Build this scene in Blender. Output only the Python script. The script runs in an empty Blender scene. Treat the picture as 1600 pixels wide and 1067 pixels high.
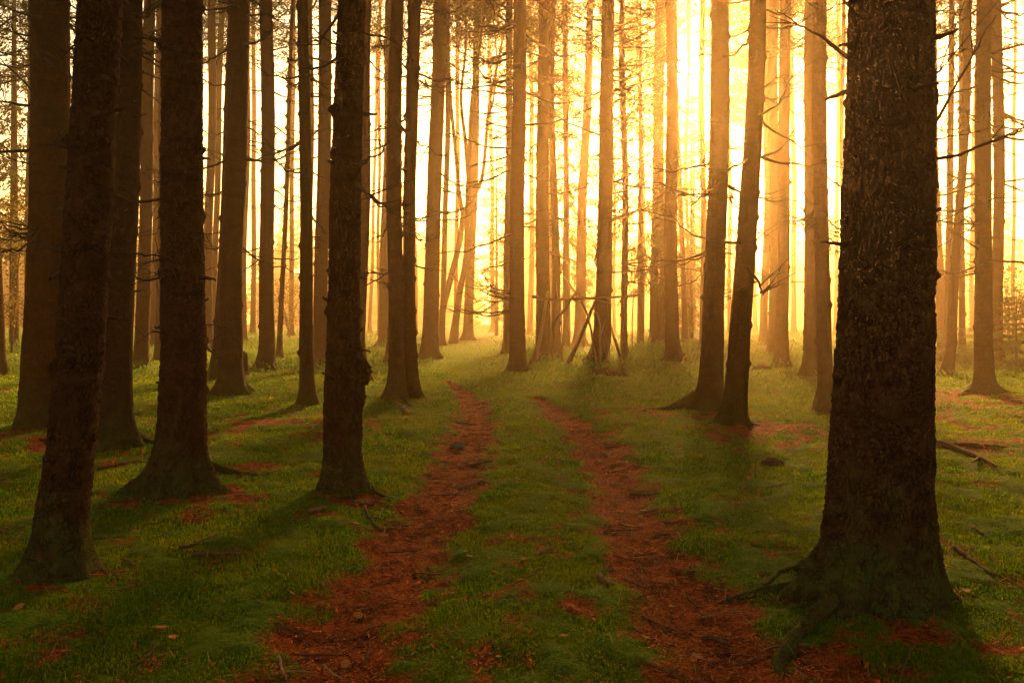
import bpy, math, random
import numpy as np
from mathutils import Vector

R = math.radians
scene = bpy.context.scene
col = scene.collection
rng = np.random.default_rng(11)
random.seed(11)

# ------------------------------------------------------------------ camera constants
F = 1244.0          # focal length in photograph pixels (1600 wide)
HZ = 500.0          # horizon row
CAMZ = 1.5
SUN_AZ = R(12.3)    # to the right of +Y
SUN_EL = R(17.0)
SUN_DIR = Vector((math.sin(SUN_AZ) * math.cos(SUN_EL), math.cos(SUN_AZ) * math.cos(SUN_EL), math.sin(SUN_EL)))


# ------------------------------------------------------------------ noise + ground height
def _h(ix, iy, s):
    n = (ix.astype(np.int64) * 374761393 + iy.astype(np.int64) * 668265263 + s * 974634777) & 0xFFFFFFFF
    n = ((n ^ (n >> 13)) * 1274126177) & 0xFFFFFFFF
    n = n ^ (n >> 16)
    return (n & 0xFFFFFF) / float(0xFFFFFF)


def vn(x, y, s=0):
    x = np.asarray(x, float); y = np.asarray(y, float)
    ix = np.floor(x); iy = np.floor(y)
    fx = x - ix; fy = y - iy
    fx = fx * fx * (3 - 2 * fx); fy = fy * fy * (3 - 2 * fy)
    ix = ix.astype(np.int64); iy = iy.astype(np.int64)
    a = _h(ix, iy, s); b = _h(ix + 1, iy, s); c = _h(ix, iy + 1, s); d = _h(ix + 1, iy + 1, s)
    return (a * (1 - fx) + b * fx) * (1 - fy) + (c * (1 - fx) + d * fx) * fy


def fbm(x, y, s=0, o=4):
    v = 0; a = .5; t = 0
    x = np.asarray(x, float); y = np.asarray(y, float)
    for k in range(o):
        v = v + a * vn(x, y, s + 17 * k); t += a
        x = x * 2.03 + 3.1; y = y * 2.03 - 1.7; a *= .5
    return v / t


def gbase(y):
    y = np.asarray(y, float)
    return np.interp(y, [-60, 2, 6, 12, 18, 25, 30, 34, 140], [0, 0, .12, .31, .49, .70, .80, .83, .83])


def depth_of(py):
    lo, hi = 1.0, 130.0
    for _ in range(60):
        m = (lo + hi) / 2
        if HZ + F * (CAMZ - float(gbase(m))) / m > py: lo = m
        else: hi = m
    return lo


def at(px, py, d):
    return np.array([(px - 800) / F * d, d, CAMZ + (HZ - py) / F * d])


def gpt(px, py):
    d = depth_of(py)
    return (px - 800) / F * d, d


def polyline(pts):
    w = np.array([gpt(*p) for p in pts])
    return w


RUT_L = polyline([(470, 1180), (512, 1060), (575, 950), (640, 850), (695, 760), (724, 700), (740, 660), (738, 632), (722, 610), (700, 596)])
RUT_R = polyline([(1230, 1180), (1150, 1060), (1082, 950), (1013, 850), (984, 780), (957, 720), (922, 680), (893, 655), (862, 634), (835, 618)])


def dist_poly(x, y, P, hw):
    """signed-width distance to a polyline: distance / local half width"""
    best = np.full(np.shape(x), 1e9)
    for k in range(len(P) - 1):
        a, b = P[k], P[k + 1]
        ab = b - a; L2 = (ab ** 2).sum()
        t = np.clip(((x - a[0]) * ab[0] + (y - a[1]) * ab[1]) / L2, 0, 1)
        dd = np.hypot(x - a[0] - t * ab[0], y - a[1] - t * ab[1])
        w = hw[k] * (1 - t) + hw[k + 1] * t
        best = np.minimum(best, dd / w)
    return best


HW_L = [.34, .33, .30, .26, .25, .25, .24, .22, .16, .06]
HW_R = [.40, .36, .30, .27, .26, .27, .26, .24, .18, .06]

# needle litter patches: (px, py, radius across m, strength)
PATCH = [(1440, 955, .55, 1.0), (1300, 1040, .55, .9), (1175, 668, .8, 1.0), (1120, 650, .7, .7), (420, 668, 1.5, .8), (520, 655, 1.2, .6),
         (330, 785, .7, .8), (400, 735, .9, .55), (70, 690, 1.3, .9), (250, 715, 1.0, .7), (1270, 692, 1.0, .85), (1540, 690, 1.6, .7),
         (1550, 622, 1.8, .9), (1480, 650, 1.8, .6), (620, 800, .8, .55), (540, 780, .5, .5), (110, 900, .45, .6), (850, 800, .5, .45), (830, 960, .6, .55),
         (860, 1050, .6, .55), (600, 545, 2.0, .5), (420, 585, 1.2, .5), (1010, 650, .9, .55), (560, 1000, .6, .5), (980, 640, .8, .4), (260, 880, .4, .4), (1500, 850, .5, .5)]


def rut(x, y):
    wx = x + (fbm(x * 3.2, y * 3.2, 5, 3) - .5) * .28
    wy = y + (fbm(x * 3.2, y * 3.2, 9, 3) - .5) * .28
    return np.minimum(dist_poly(wx, wy, RUT_L, HW_L), dist_poly(wx, wy, RUT_R, HW_R))


def litter(x, y):
    """0 moss .. 1 bare needle litter"""
    r = rut(x, y)
    n = fbm(x * 6.5, y * 6.5, 21, 4)
    m = np.clip(1.5 - r + (n - .5) * 1.6, 0, 1) * np.clip(2.2 - r, 0, 1)
    p = np.zeros(np.shape(x))
    for (px, py, rad, s) in PATCH:
        cx, cy = gpt(px, py)
        q = ((x - cx) / rad) ** 2 + ((y - cy) / (rad * .75)) ** 2
        p = np.maximum(p, s * np.exp(-q))
    n2 = fbm(x * 2.3 + 7, y * 2.3, 33, 4)
    m2 = np.clip((p * 1.05 + (n2 - .5) * 1.5 + (n - .5) * 1.7 - .42) * 1.7, 0, .95) * np.clip(p * 3, 0, 1)
    m3 = np.clip((n2 + (n - .5) * .8 - .66) * 2.2, 0, .34) + np.clip((n - .62) * 3, 0, .35)
    return np.maximum(np.maximum(m, m2), m3)


def gz(x, y):
    x = np.asarray(x, float); y = np.asarray(y, float)
    z = gbase(y)
    far = np.clip((30 - y) / 12, .15, 1)
    z = z + (fbm(x * .55, y * .55, 2, 3) - .5) * .13 * far
    z = z + (fbm(x * 2.4, y * 2.4, 3, 3) - .5) * .055 * far
    r = rut(x, y)
    z = z - .055 * np.exp(-(r / 1.1) ** 2) * np.clip((17 - y) / 4, 0, 1)
    return z


def gzf(x, y):
    return float(gz(np.array([x]), np.array([y]))[0])


# ------------------------------------------------------------------ mesh helpers
def mesh_np(name, V, faces, mat, smooth=True, attr=None):
    """faces: list of (n,k) int arrays with the same or different k"""
    me = bpy.data.meshes.new(name)
    V = np.asarray(V, np.float32)
    me.vertices.add(len(V)); me.vertices.foreach_set('co', V.ravel())
    faces = [np.asarray(f, np.int32) for f in faces if len(f)]
    nl = sum(f.size for f in faces); nf = sum(len(f) for f in faces)
    me.loops.add(nl); me.polygons.add(nf)
    me.loops.foreach_set('vertex_index', np.concatenate([f.ravel() for f in faces]))
    tot = np.concatenate([np.full(len(f), f.shape[1], np.int32) for f in faces])
    st = np.concatenate([[0], np.cumsum(tot)[:-1]]).astype(np.int32)
    me.polygons.foreach_set('loop_start', st)
    me.polygons.foreach_set('use_smooth', np.full(nf, smooth, bool))
    if attr:
        for k, v in attr.items():
            a = me.attributes.new(k, 'FLOAT', 'POINT'); a.data.foreach_set('value', np.asarray(v, np.float32))
    me.update(calc_edges=True)
    me.validate()
    if mat: me.materials.append(mat)
    return me


class MB:
    def __init__(s): s.v = []; s.q = []; s.t = []; s.n = 0
    def add(s, V, quads=None, tris=None):
        V = np.asarray(V, float)
        s.v.append(V)
        if quads is not None and len(quads): s.q.append(np.asarray(quads) + s.n)
        if tris is not None and len(tris): s.t.append(np.asarray(tris) + s.n)
        s.n += len(V)
    def mesh(s, name, mat, smooth=True):
        fs = []
        if s.q: fs.append(np.concatenate(s.q))
        if s.t: fs.append(np.concatenate(s.t))
        return mesh_np(name, np.concatenate(s.v), fs, mat, smooth)


def spline(P, n):
    P = np.asarray(P, float)
    if len(P) == 2:
        t = np.linspace(0, 1, n)[:, None]; return P[0] * (1 - t) + P[1] * t
    Q = np.vstack([2 * P[0] - P[1], P, 2 * P[-1] - P[-2]])
    out = []
    for u in np.linspace(0, len(P) - 1 - 1e-6, n):
        i = int(u); t = u - i
        p0, p1, p2, p3 = Q[i:i + 4]
        out.append(.5 * ((2 * p1) + (-p0 + p2) * t + (2 * p0 - 5 * p1 + 4 * p2 - p3) * t * t + (-p0 + 3 * p1 - 3 * p2 + p3) * t ** 3))
    return np.array(out)


def tube(P, rad, seg=6, cap=True, rough=0., seed=0):
    """tube through P (n,3) with radii (n) -> V, quads, tris"""
    P = np.asarray(P, float); n = len(P)
    rad = np.broadcast_to(rad, (n,)).astype(float)
    T = np.gradient(P, axis=0); T /= np.linalg.norm(T, axis=1)[:, None] + 1e-12
    up = np.array([0, 0, 1.]) if abs(T[0, 2]) < .9 else np.array([1., 0, 0])
    A = np.cross(T, up); A /= np.linalg.norm(A, axis=1)[:, None] + 1e-12
    B = np.cross(T, A)
    th = np.arange(seg) / seg * 2 * math.pi
    rr = rad[:, None] * np.ones(seg)
    if rough:
        g = np.random.default_rng(seed)
        rr = rr * (1 + rough * (g.random((n, seg)) - .5))
    V = P[:, None, :] + rr[..., None] * (np.cos(th)[None, :, None] * A[:, None, :] + np.sin(th)[None, :, None] * B[:, None, :])
    V = V.reshape(-1, 3)
    i = np.arange(n - 1)[:, None] * seg; j = np.arange(seg)[None, :]; k = (j + 1) % seg
    q = np.stack([i + j, i + k, i + seg + k, i + seg + j], -1).reshape(-1, 4)
    tr = []
    if cap:
        V = np.vstack([V, P[0], P[-1]])
        c0, c1 = n * seg, n * seg + 1
        for a in range(seg):
            b = (a + 1) % seg
            tr.append((c0, b, a)); tr.append((c1, (n - 1) * seg + a, (n - 1) * seg + b))
    return V, q, np.array(tr, int).reshape(-1, 3)


def link(name, me, parent=None, loc=(0, 0, 0), rot=None, scale=None):
    o = bpy.data.objects.new(name, me); col.objects.link(o)
    o.parent = parent; o.location = loc
    if rot is not None: o.rotation_euler = rot
    if scale is not None: o.scale = scale
    return o


def tag(o, label=None, cat=None, group=None, kind=None):
    if label: o['label'] = label
    if cat: o['category'] = cat
    if group: o['group'] = group
    if kind: o['kind'] = kind
    return o


# ------------------------------------------------------------------ materials
class NT:
    def __init__(s, name):
        s.m = bpy.data.materials.new(name); s.m.use_nodes = True
        s.t = s.m.node_tree; s.t.nodes.clear()
        s.out = s.n('ShaderNodeOutputMaterial')
    def n(s, typ, **kw):
        x = s.t.nodes.new(typ)
        for k, v in kw.items():
            if k in ('inp',):
                for a, b in v.items(): x.inputs[a].default_value = b
            else: setattr(x, k, v)
        return x
    def l(s, a, b): s.t.links.new(a, b)
    def mix(s, fac, a, b, blend='MIX'):
        x = s.n('ShaderNodeMix', data_type='RGBA', blend_type=blend)
        for sock, v in ((x.inputs[0], fac), (x.inputs[6], a), (x.inputs[7], b)):
            if hasattr(v, 'is_linked'): s.l(v, sock)
            elif isinstance(v, (int, float)): sock.default_value = v
            else: sock.default_value = (*v, 1)
        return x.outputs[2]
    def math(s, op, a, b=None, c=None, clamp=False):
        x = s.n('ShaderNodeMath', operation=op); x.use_clamp = clamp
        for i, v in enumerate((a, b, c)):
            if v is None: continue
            if hasattr(v, 'is_linked'): s.l(v, x.inputs[i])
            else: x.inputs[i].default_value = v
        return x.outputs[0]
    def ramp(s, f, lo, hi):
        x = s.n('ShaderNodeMapRange'); x.clamp = True
        s.l(f, x.inputs[0]); x.inputs[1].default_value = lo; x.inputs[2].default_value = hi
        return x.outputs[0]
    def noise(s, vec, scale, detail=4, rough=.55):
        x = s.n('ShaderNodeTexNoise'); s.l(vec, x.inputs['Vector'])
        x.inputs['Scale'].default_value = scale; x.inputs['Detail'].default_value = detail; x.inputs['Roughness'].default_value = rough
        return x
    def bsdf(s, color, rough=.9, spec=.15):
        b = s.n('ShaderNodeBsdfPrincipled')
        if hasattr(color, 'is_linked'): s.l(color, b.inputs['Base Color'])
        else: b.inputs['Base Color'].default_value = (*color, 1)
        b.inputs['Roughness'].default_value = rough; b.inputs['Specular IOR Level'].default_value = spec
        return b


def bark_material(name, displace, moss=True):
    k = NT(name)
    tc = k.n('ShaderNodeTexCoord'); oi = k.n('ShaderNodeObjectInfo')
    off = k.n('ShaderNodeVectorMath', operation='SCALE'); off.inputs[0].default_value = (37, 53, 41); k.l(oi.outputs['Random'], off.inputs['Scale'])
    pos = k.n('ShaderNodeVectorMath', operation='ADD'); k.l(tc.outputs['Object'], pos.inputs[0]); k.l(off.outputs[0], pos.inputs[1])
    warp = k.noise(pos.outputs[0], 9, 4)
    ws = k.n('ShaderNodeVectorMath', operation='SCALE'); k.l(warp.outputs['Color'], ws.inputs[0]); ws.inputs['Scale'].default_value = .09
    p2 = k.n('ShaderNodeVectorMath', operation='ADD'); k.l(pos.outputs[0], p2.inputs[0]); k.l(ws.outputs[0], p2.inputs[1])
    mp = k.n('ShaderNodeMapping'); mp.inputs['Scale'].default_value = (1, 1, .62); k.l(p2.outputs[0], mp.inputs[0])
    ve = k.n('ShaderNodeTexVoronoi', feature='DISTANCE_TO_EDGE'); k.l(mp.outputs[0], ve.inputs['Vector']); ve.inputs['Scale'].default_value = 46
    vc = k.n('ShaderNodeTexVoronoi', feature='F1'); k.l(mp.outputs[0], vc.inputs['Vector']); vc.inputs['Scale'].default_value = 46
    fine = k.noise(pos.outputs[0], 160, 4, .65)
    big = k.noise(pos.outputs[0], 5, 4)
    mid = k.noise(pos.outputs[0], 22, 4)
    gone = k.noise(pos.outputs[0], 17, 3)
    edge = k.math('MAXIMUM', k.ramp(ve.outputs['Distance'], .0, .14), k.math('MULTIPLY', k.ramp(gone.outputs['Fac'], .44, .60), .85))
    sep = k.n('ShaderNodeSeparateColor'); k.l(vc.outputs['Color'], sep.inputs[0])
    plate = k.mix(sep.outputs[0], (.046, .018, .009), (.125, .050, .024))
    plate = k.mix(k.ramp(fine.outputs['Fac'], .35, .7), plate, (.075, .036, .021))
    plate = k.mix(k.math('MULTIPLY', k.ramp(mid.outputs['Fac'], .56, .75), .5), plate, (.135, .072, .042))
    c = k.mix(edge, (.020, .011, .008), plate)
    c = k.mix(k.math('MULTIPLY', k.ramp(big.outputs['Fac'], .42, .66), .65), c, (.040, .019, .011))
    band = k.n('ShaderNodeMapping'); band.inputs['Scale'].default_value = (1, 1, 5); k.l(pos.outputs[0], band.inputs[0])
    bn = k.noise(band.outputs[0], 2.2, 4, .6)
    c = k.mix(k.math('MULTIPLY', k.ramp(bn.outputs['Fac'], .52, .66), .6), c, (.024, .012, .008))
    hs = k.n('ShaderNodeHueSaturation'); k.l(c, hs.inputs['Color']); k.l(k.math('ADD', .38 if displace else .44, k.math('MULTIPLY', oi.outputs['Random'], .3)), hs.inputs['Value']); k.l(k.math('ADD', 1.0, k.math('MULTIPLY', k.math('FRACT', k.math('MULTIPLY', oi.outputs['Random'], 7.3)), .3)), hs.inputs['Saturation'])
    c = hs.outputs[0]
    if moss:
        sx = k.n('ShaderNodeSeparateXYZ'); k.l(tc.outputs['Object'], sx.inputs[0])
        h = k.math('ADD', sx.outputs['Z'], k.math('MULTIPLY', k.math('SUBTRACT', big.outputs['Fac'], .5), 1.6))
        h = k.math('ADD', h, k.math('MULTIPLY', k.math('SUBTRACT', mid.outputs['Fac'], .5), .7))
        mm = k.math('MULTIPLY', k.math('SUBTRACT', 1.0, k.ramp(h, -.05, .62)), k.math('ADD', .3, k.math('MULTIPLY', k.ramp(mid.outputs['Fac'], .42, .6), .6)))
        mc = k.mix(fine.outputs['Fac'], (.016, .026, .006), (.050, .075, .012))
        c = k.mix(mm, c, mc)
    b = k.bsdf(c, .95, .02)
    k.l(b.outputs[0], k.out.inputs[0])
    hgt = k.math('ADD', k.math('MULTIPLY', edge, k.math('ADD', .55, k.math('MULTIPLY', sep.outputs[1], .6))), k.math('MULTIPLY', fine.outputs['Fac'], .22))
    if displace:
        d = k.n('ShaderNodeDisplacement'); d.inputs['Scale'].default_value = .013; d.inputs['Midlevel'].default_value = .9
        k.l(k.math('ADD', hgt, k.math('MULTIPLY', mid.outputs['Fac'], .5)), d.inputs['Height']); k.l(d.outputs[0], k.out.inputs['Displacement'])
        k.m.displacement_method = 'BOTH'
    else:
        bm = k.n('ShaderNodeBump'); bm.inputs['Strength'].default_value = .8; bm.inputs['Distance'].default_value = .012
        k.l(hgt, bm.inputs['Height']); k.l(bm.outputs[0], b.inputs['Normal'])
    return k.m


def simple_wood(name, ca, cb, scale=40):
    k = NT(name); tc = k.n('ShaderNodeTexCoord')
    mp = k.n('ShaderNodeMapping'); mp.inputs['Scale'].default_value = (.25, 1, 1); k.l(tc.outputs['Object'], mp.inputs[0])
    n = k.noise(mp.outputs[0], scale, 4)
    oi = k.n('ShaderNodeObjectInfo')
    c = k.mix(n.outputs['Fac'], ca, cb)
    c = k.mix(k.math('MULTIPLY', oi.outputs['Random'], .5), c, tuple(v * .6 for v in ca))
    b = k.bsdf(c, .95, .03)
    bp = k.n('ShaderNodeBump'); bp.inputs['Strength'].default_value = .5; bp.inputs['Distance'].default_value = .004
    k.l(n.outputs['Fac'], bp.inputs['Height']); k.l(bp.outputs[0], b.inputs['Normal'])
    k.l(b.outputs[0], k.out.inputs[0])
    return k.m


def leaf_material(name, ca, cb, cc, transl=.35):
    k = NT(name); g = k.n('ShaderNodeNewGeometry'); tc = k.n('ShaderNodeTexCoord')
    n = k.noise(tc.outputs['Object'], 1.3, 3)
    c = k.mix(g.outputs['Random Per Island'], ca, cb)
    c = k.mix(k.ramp(n.outputs['Fac'], .4, .65), c, cc)
    b = k.bsdf(c, .85, .04)
    t = k.n('ShaderNodeBsdfTranslucent'); k.l(c, t.inputs[0])
    m = k.n('ShaderNodeMixShader'); m.inputs[0].default_value = transl
    k.l(b.outputs[0], m.inputs[1]); k.l(t.outputs[0], m.inputs[2]); k.l(m.outputs[0], k.out.inputs[0])
    return k.m


def ground_material():
    k = NT('forest_floor'); tc = k.n('ShaderNodeTexCoord')
    at_ = k.n('ShaderNodeAttribute', attribute_name='litter')
    P = tc.outputs['Object']
    n1 = k.noise(P, 60, 5, .65); n2 = k.noise(P, 6, 4); n3 = k.noise(P, 1.2, 3); n4 = k.noise(P, 24, 4)
    v = k.n('ShaderNodeTexVoronoi', feature='F1'); k.l(P, v.inputs['Vector']); v.inputs['Scale'].default_value = 55
    sv = k.n('ShaderNodeSeparateColor'); k.l(v.outputs['Color'], sv.inputs[0])
    lit = k.mix(sv.outputs[0], (.055, .011, .003), (.27, .050, .008))
    lit = k.mix(k.ramp(n1.outputs['Fac'], .45, .75), lit, (.30, .075, .016))
    lit = k.mix(k.ramp(n2.outputs['Fac'], .46, .66), lit, (.040, .014, .007))
    moss = k.mix(k.ramp(n1.outputs['Fac'], .3, .7), (.014, .040, .002), (.105, .175, .005))
    moss = k.mix(k.math('MULTIPLY', k.ramp(n2.outputs['Fac'], .45, .7), .6), moss, (.085, .110, .008))
    moss = k.mix(k.math('MULTIPLY', k.ramp(n3.outputs['Fac'], .5, .7), .5), moss, (.035, .060, .008))
    f = k.math('ADD', at_.outputs['Fac'], k.math('MULTIPLY', k.math('SUBTRACT', n4.outputs['Fac'], .5), 1.5))
    c = k.mix(k.ramp(f, .25, .75), moss, lit)
    b = k.bsdf(c, .95, .02)
    bp = k.n('ShaderNodeBump'); bp.inputs['Strength'].default_value = .9; bp.inputs['Distance'].default_value = .045
    k.l(n1.outputs['Fac'], bp.inputs['Height']); k.l(bp.outputs[0], b.inputs['Normal'])
    k.l(b.outputs[0], k.out.inputs[0])
    return k.m


BARK_NEAR = bark_material('spruce_bark_plated', True)
BARK = bark_material('spruce_bark', False)
DEADWOOD = simple_wood('dead_branch_wood', (.022, .012, .008), (.060, .032, .019))
PALEWOOD = simple_wood('weathered_stick_wood', (.10, .060, .032), (.24, .15, .085))
BROWNWOOD = simple_wood('brown_stick_wood', (.045, .024, .014), (.12, .066, .036))
NEEDLE = leaf_material('spruce_needles', (.020, .034, .008), (.055, .070, .016), (.035, .048, .010), .3)
NEEDLE_PALE = leaf_material('young_spruce_needles', (.030, .060, .020), (.075, .115, .040), (.050, .085, .030), .35)
LEAF = leaf_material('broad_leaves', (.055, .060, .012), (.13, .10, .020), (.10, .062, .014), .45)
COVER = leaf_material('ground_cover_leaves', (.035, .080, .012), (.095, .150, .022), (.070, .120, .018), .45)
MOSS = leaf_material('moss_fronds', (.016, .052, .001), (.130, .230, .003), (.140, .165, .004), .6)
GRASSY = leaf_material('dry_grass', (.16, .11, .04), (.26, .19, .07), (.11, .11, .03), .3)
LITTERM = leaf_material('needle_litter_bits', (.050, .011, .004), (.48, .105, .020), (.22, .040, .008), .05)
DRYLEAF = leaf_material('dry_fallen_leaf', (.22, .080, .022), (.34, .15, .05), (.28, .11, .03), .15)
GROUND = ground_material()
STONE = simple_wood('mossy_stone', (.045, .042, .030), (.10, .09, .06), 30)

# ------------------------------------------------------------------ ground sheet (one grid, split into forest floor and wheel track faces)
def build_ground():
    d = [-45.]
    while d[-1] < 134:
        a = d[-1]
        s = 2.5 if a < -6 else (.35 if a < 1.6 else max(.022, .0062 * a * (1 + max(0, a - 14) * .05)))
        d.append(a + s)
    d = np.array(d)
    hw = np.clip(6 + 1.05 * np.maximum(d, 0) + np.maximum(-d, 0) * .8, 0, 71)
    s = np.linspace(-1, 1, 761)
    s = np.sign(s) * (np.abs(s) ** 1.15)
    X = hw[:, None] * s[None, :]; Y = np.repeat(d[:, None], len(s), 1)
    Z = gz(X, Y); Lm = litter(X, Y); Rm = rut(X, Y)
    # low mossy clumps
    Z = Z + (fbm(X * 5, Y * 5, 61, 3) - .5) * .075 * (1 - Lm) * np.clip((20 - Y) / 12, 0, 1) + (fbm(X * 24, Y * 24, 71, 2) - .5) * .016 * np.clip((12 - Y) / 8, 0, 1)
    nr, nc = X.shape
    V = np.stack([X, Y, Z], -1).reshape(-1, 3)
    i = np.arange(nr - 1)[:, None] * nc; j = np.arange(nc - 1)[None, :]
    q = np.stack([i + j, i + j + 1, i + nc + j + 1, i + nc + j], -1).reshape(-1, 4)
    rut_f = (Lm.ravel()[q].mean(1) > .45) & (Rm.ravel()[q].mean(1) < 1.9)
    for name, m in (('ground', ~rut_f), ('dirt_track', rut_f)):
        qq = q[m]
        used, inv = np.unique(qq, return_inverse=True)
        me = mesh_np(name, V[used], [inv.reshape(-1, 4)], GROUND, True, {'litter': Lm.ravel()[used]})
        o = link(name, me)
        tag(o, {'ground': 'mossy forest floor with patches of red needle litter', 'dirt_track': 'two worn wheel ruts of red brown needles curving through the moss'}[name],
            {'ground': 'ground', 'dirt_track': 'track'}[name], kind='structure')
build_ground()


# ------------------------------------------------------------------ moss, litter, ground cover (uncountable)
def sample_floor(n, dmin, dmax, power, side=1.0, seed=0):
    g = np.random.default_rng(seed)
    u = g.random(n)
    e = 1 - power
    d = (dmin ** e + u * (dmax ** e - dmin ** e)) ** (1 / e) if abs(e) > 1e-6 else dmin * (dmax / dmin) ** u
    x = (g.random(n) * 2 - 1) * (.72 * d + .8) * side
    return x, d, g


def blades(x, y, h, w, lean, g, mat, name, z=None, curl=0.):
    n = len(x)
    z = gz(x, y) if z is None else z
    a = g.random(n) * 2 * math.pi
    dx, dy = np.cos(a), np.sin(a)
    la = g.random(n) * 2 * math.pi
    lx, ly = np.cos(la) * lean, np.sin(la) * lean
    b0 = np.stack([x - dx * w / 2, y - dy * w / 2, z - .006], -1)
    b1 = np.stack([x + dx * w / 2, y + dy * w / 2, z - .006], -1)
    m = np.stack([x + lx * h * .4, y + ly * h * .4, z + h * .62], -1)
    m0 = m - np.stack([dx * w * .42, dy * w * .42, 0 * w], -1); m1 = m + np.stack([dx * w * .42, dy * w * .42, 0 * w], -1)
    t = np.stack([x + lx * h, y + ly * h, z + h * (1 - .35 * np.minimum(lean, 1))], -1)
    V = np.stack([b0, b1, m1, m0, t], 1).reshape(-1, 3)
    i = np.arange(n)[:, None] * 5
    me = mesh_np(name, V, [i + np.array([[0, 1, 2, 3]]), i + np.array([[3, 2, 4]])], mat, False)
    return link(name, me)


x, y, g = sample_floor(820000, 2.2, 26, 1.5, seed=3)
k = g.random(len(x)) > litter(x, y) * 1.25
k &= fbm(x * 5, y * 5, 90, 3) + g.random(len(x)) * .6 > .30
x, y = x[k], y[k]
sc = np.clip(y / 5, .78, 3.2)
o = blades(x, y, (.006 + .014 * g.random(len(x)) ** 2) * sc ** .6 * (.85 + .6 * fbm(x * 7, y * 7, 44, 2)), (.0035 + .0035 * g.random(len(x))) * sc, .4 + g.random(len(x)) * 1.1, g, MOSS, 'moss')
tag(o, 'deep green feathery moss carpeting the forest floor', 'moss', kind='stuff')

x, y, g = sample_floor(240000, 2.2, 22, 1.6, seed=4)
lm = litter(x, y)
k = g.random(len(x)) < lm * 1.0 + .10
x, y = x[k], y[k]
n = len(x)
a = g.random(n) * 2 * math.pi; L = (.005 + g.random(n) ** 3 * .036) * np.clip(y / 5, .8, 2.2); w = (.0012 + g.random(n) ** 4 * .008) * np.clip(y / 5, .8, 2.2)
c, s_ = np.cos(a), np.sin(a)
z = gz(x, y) + .006 + g.random(n) * .008
tl = (g.random((n, 2)) - .5) * .5
P = np.stack([x, y, z], -1)
e1 = np.stack([c * L, s_ * L, tl[:, 0] * L], -1); e2 = np.stack([-s_ * w, c * w, tl[:, 1] * w * 2], -1)
V = np.stack([P - e1, P - e1 * .2 - e2, P + e1, P + e1 * .3 + e2], 1).reshape(-1, 3)
me = mesh_np('needle_litter', V, [np.arange(n)[:, None] * 4 + np.arange(4)[None, :]], LITTERM, False)
tag(link('needle_litter', me), 'red brown needles bark flakes and crumbled leaves strewn over the ruts', 'litter', kind='stuff')

# herb and bilberry layer farther back
x, y, g = sample_floor(150000, 12, 46, 1.0, side=1.05, seed=5)
px = 800 + x / y * F
dens = np.clip((y - 13.5) / 4, 0, 1) * np.clip((fbm(x * .45, y * .45, 77, 3) - .36) * 4, 0, 1)
dens *= np.where((px > 980), 1.0, .55)
dens *= np.clip((np.abs(x - (-.055) * y) - .7) / 1.2, 0.0, 1)          # the track itself stays clear
k = g.random(len(x)) < dens
x, y = x[k], y[k]
hh = (.05 + .2 * g.random(len(x)) ** 1.5) * np.clip(.5 + fbm(x * .8, y * .8, 55, 2), .5, 1.4)
g2 = g
zz = gz(x, y) + hh * g.random(len(x)) * .7
o = blades(x, y, hh * .55, .02 + .035 * g.random(len(x)), .5 + g.random(len(x)), g, COVER, 'undergrowth', z=zz)
tag(o, 'pale green bilberry and herb layer under the misty trees', 'undergrowth', kind='stuff')

x, y, g = sample_floor(26000, 9, 34, 1.0, seed=6)
k = g.random(len(x)) < np.clip((fbm(x * .7, y * .7, 81, 3) - .45) * 4, 0, 1) * (1 - litter(x, y))
x, y = x[k], y[k]
o = blades(x, y, (.03 + .11 * g.random(len(x)) ** 2) * np.clip(y / 16, .5, 1.2), .004 + .0006 * y, .4 + g.random(len(x)), g, COVER, 'grass')
tag(o, 'thin fresh grass growing in tufts beside and between the ruts', 'grass', kind='stuff')


x, y, g = sample_floor(2600, 2.6, 24, 1.3, seed=16)
k = g.random(len(x)) < np.clip(fbm(x * .9, y * .9, 85, 3) * 2.2 - .55, .05, 1)
x, y = x[k], y[k]
o = blades(x, y, .03 + .08 * g.random(len(x)) ** 1.5, .0020 + .0005 * y, .5 + 1.3 * g.random(len(x)), g, GRASSY, 'dry_grass')
tag(o, 'single dry straw coloured grass stalks bent over the moss', 'grass', kind='stuff')


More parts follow.
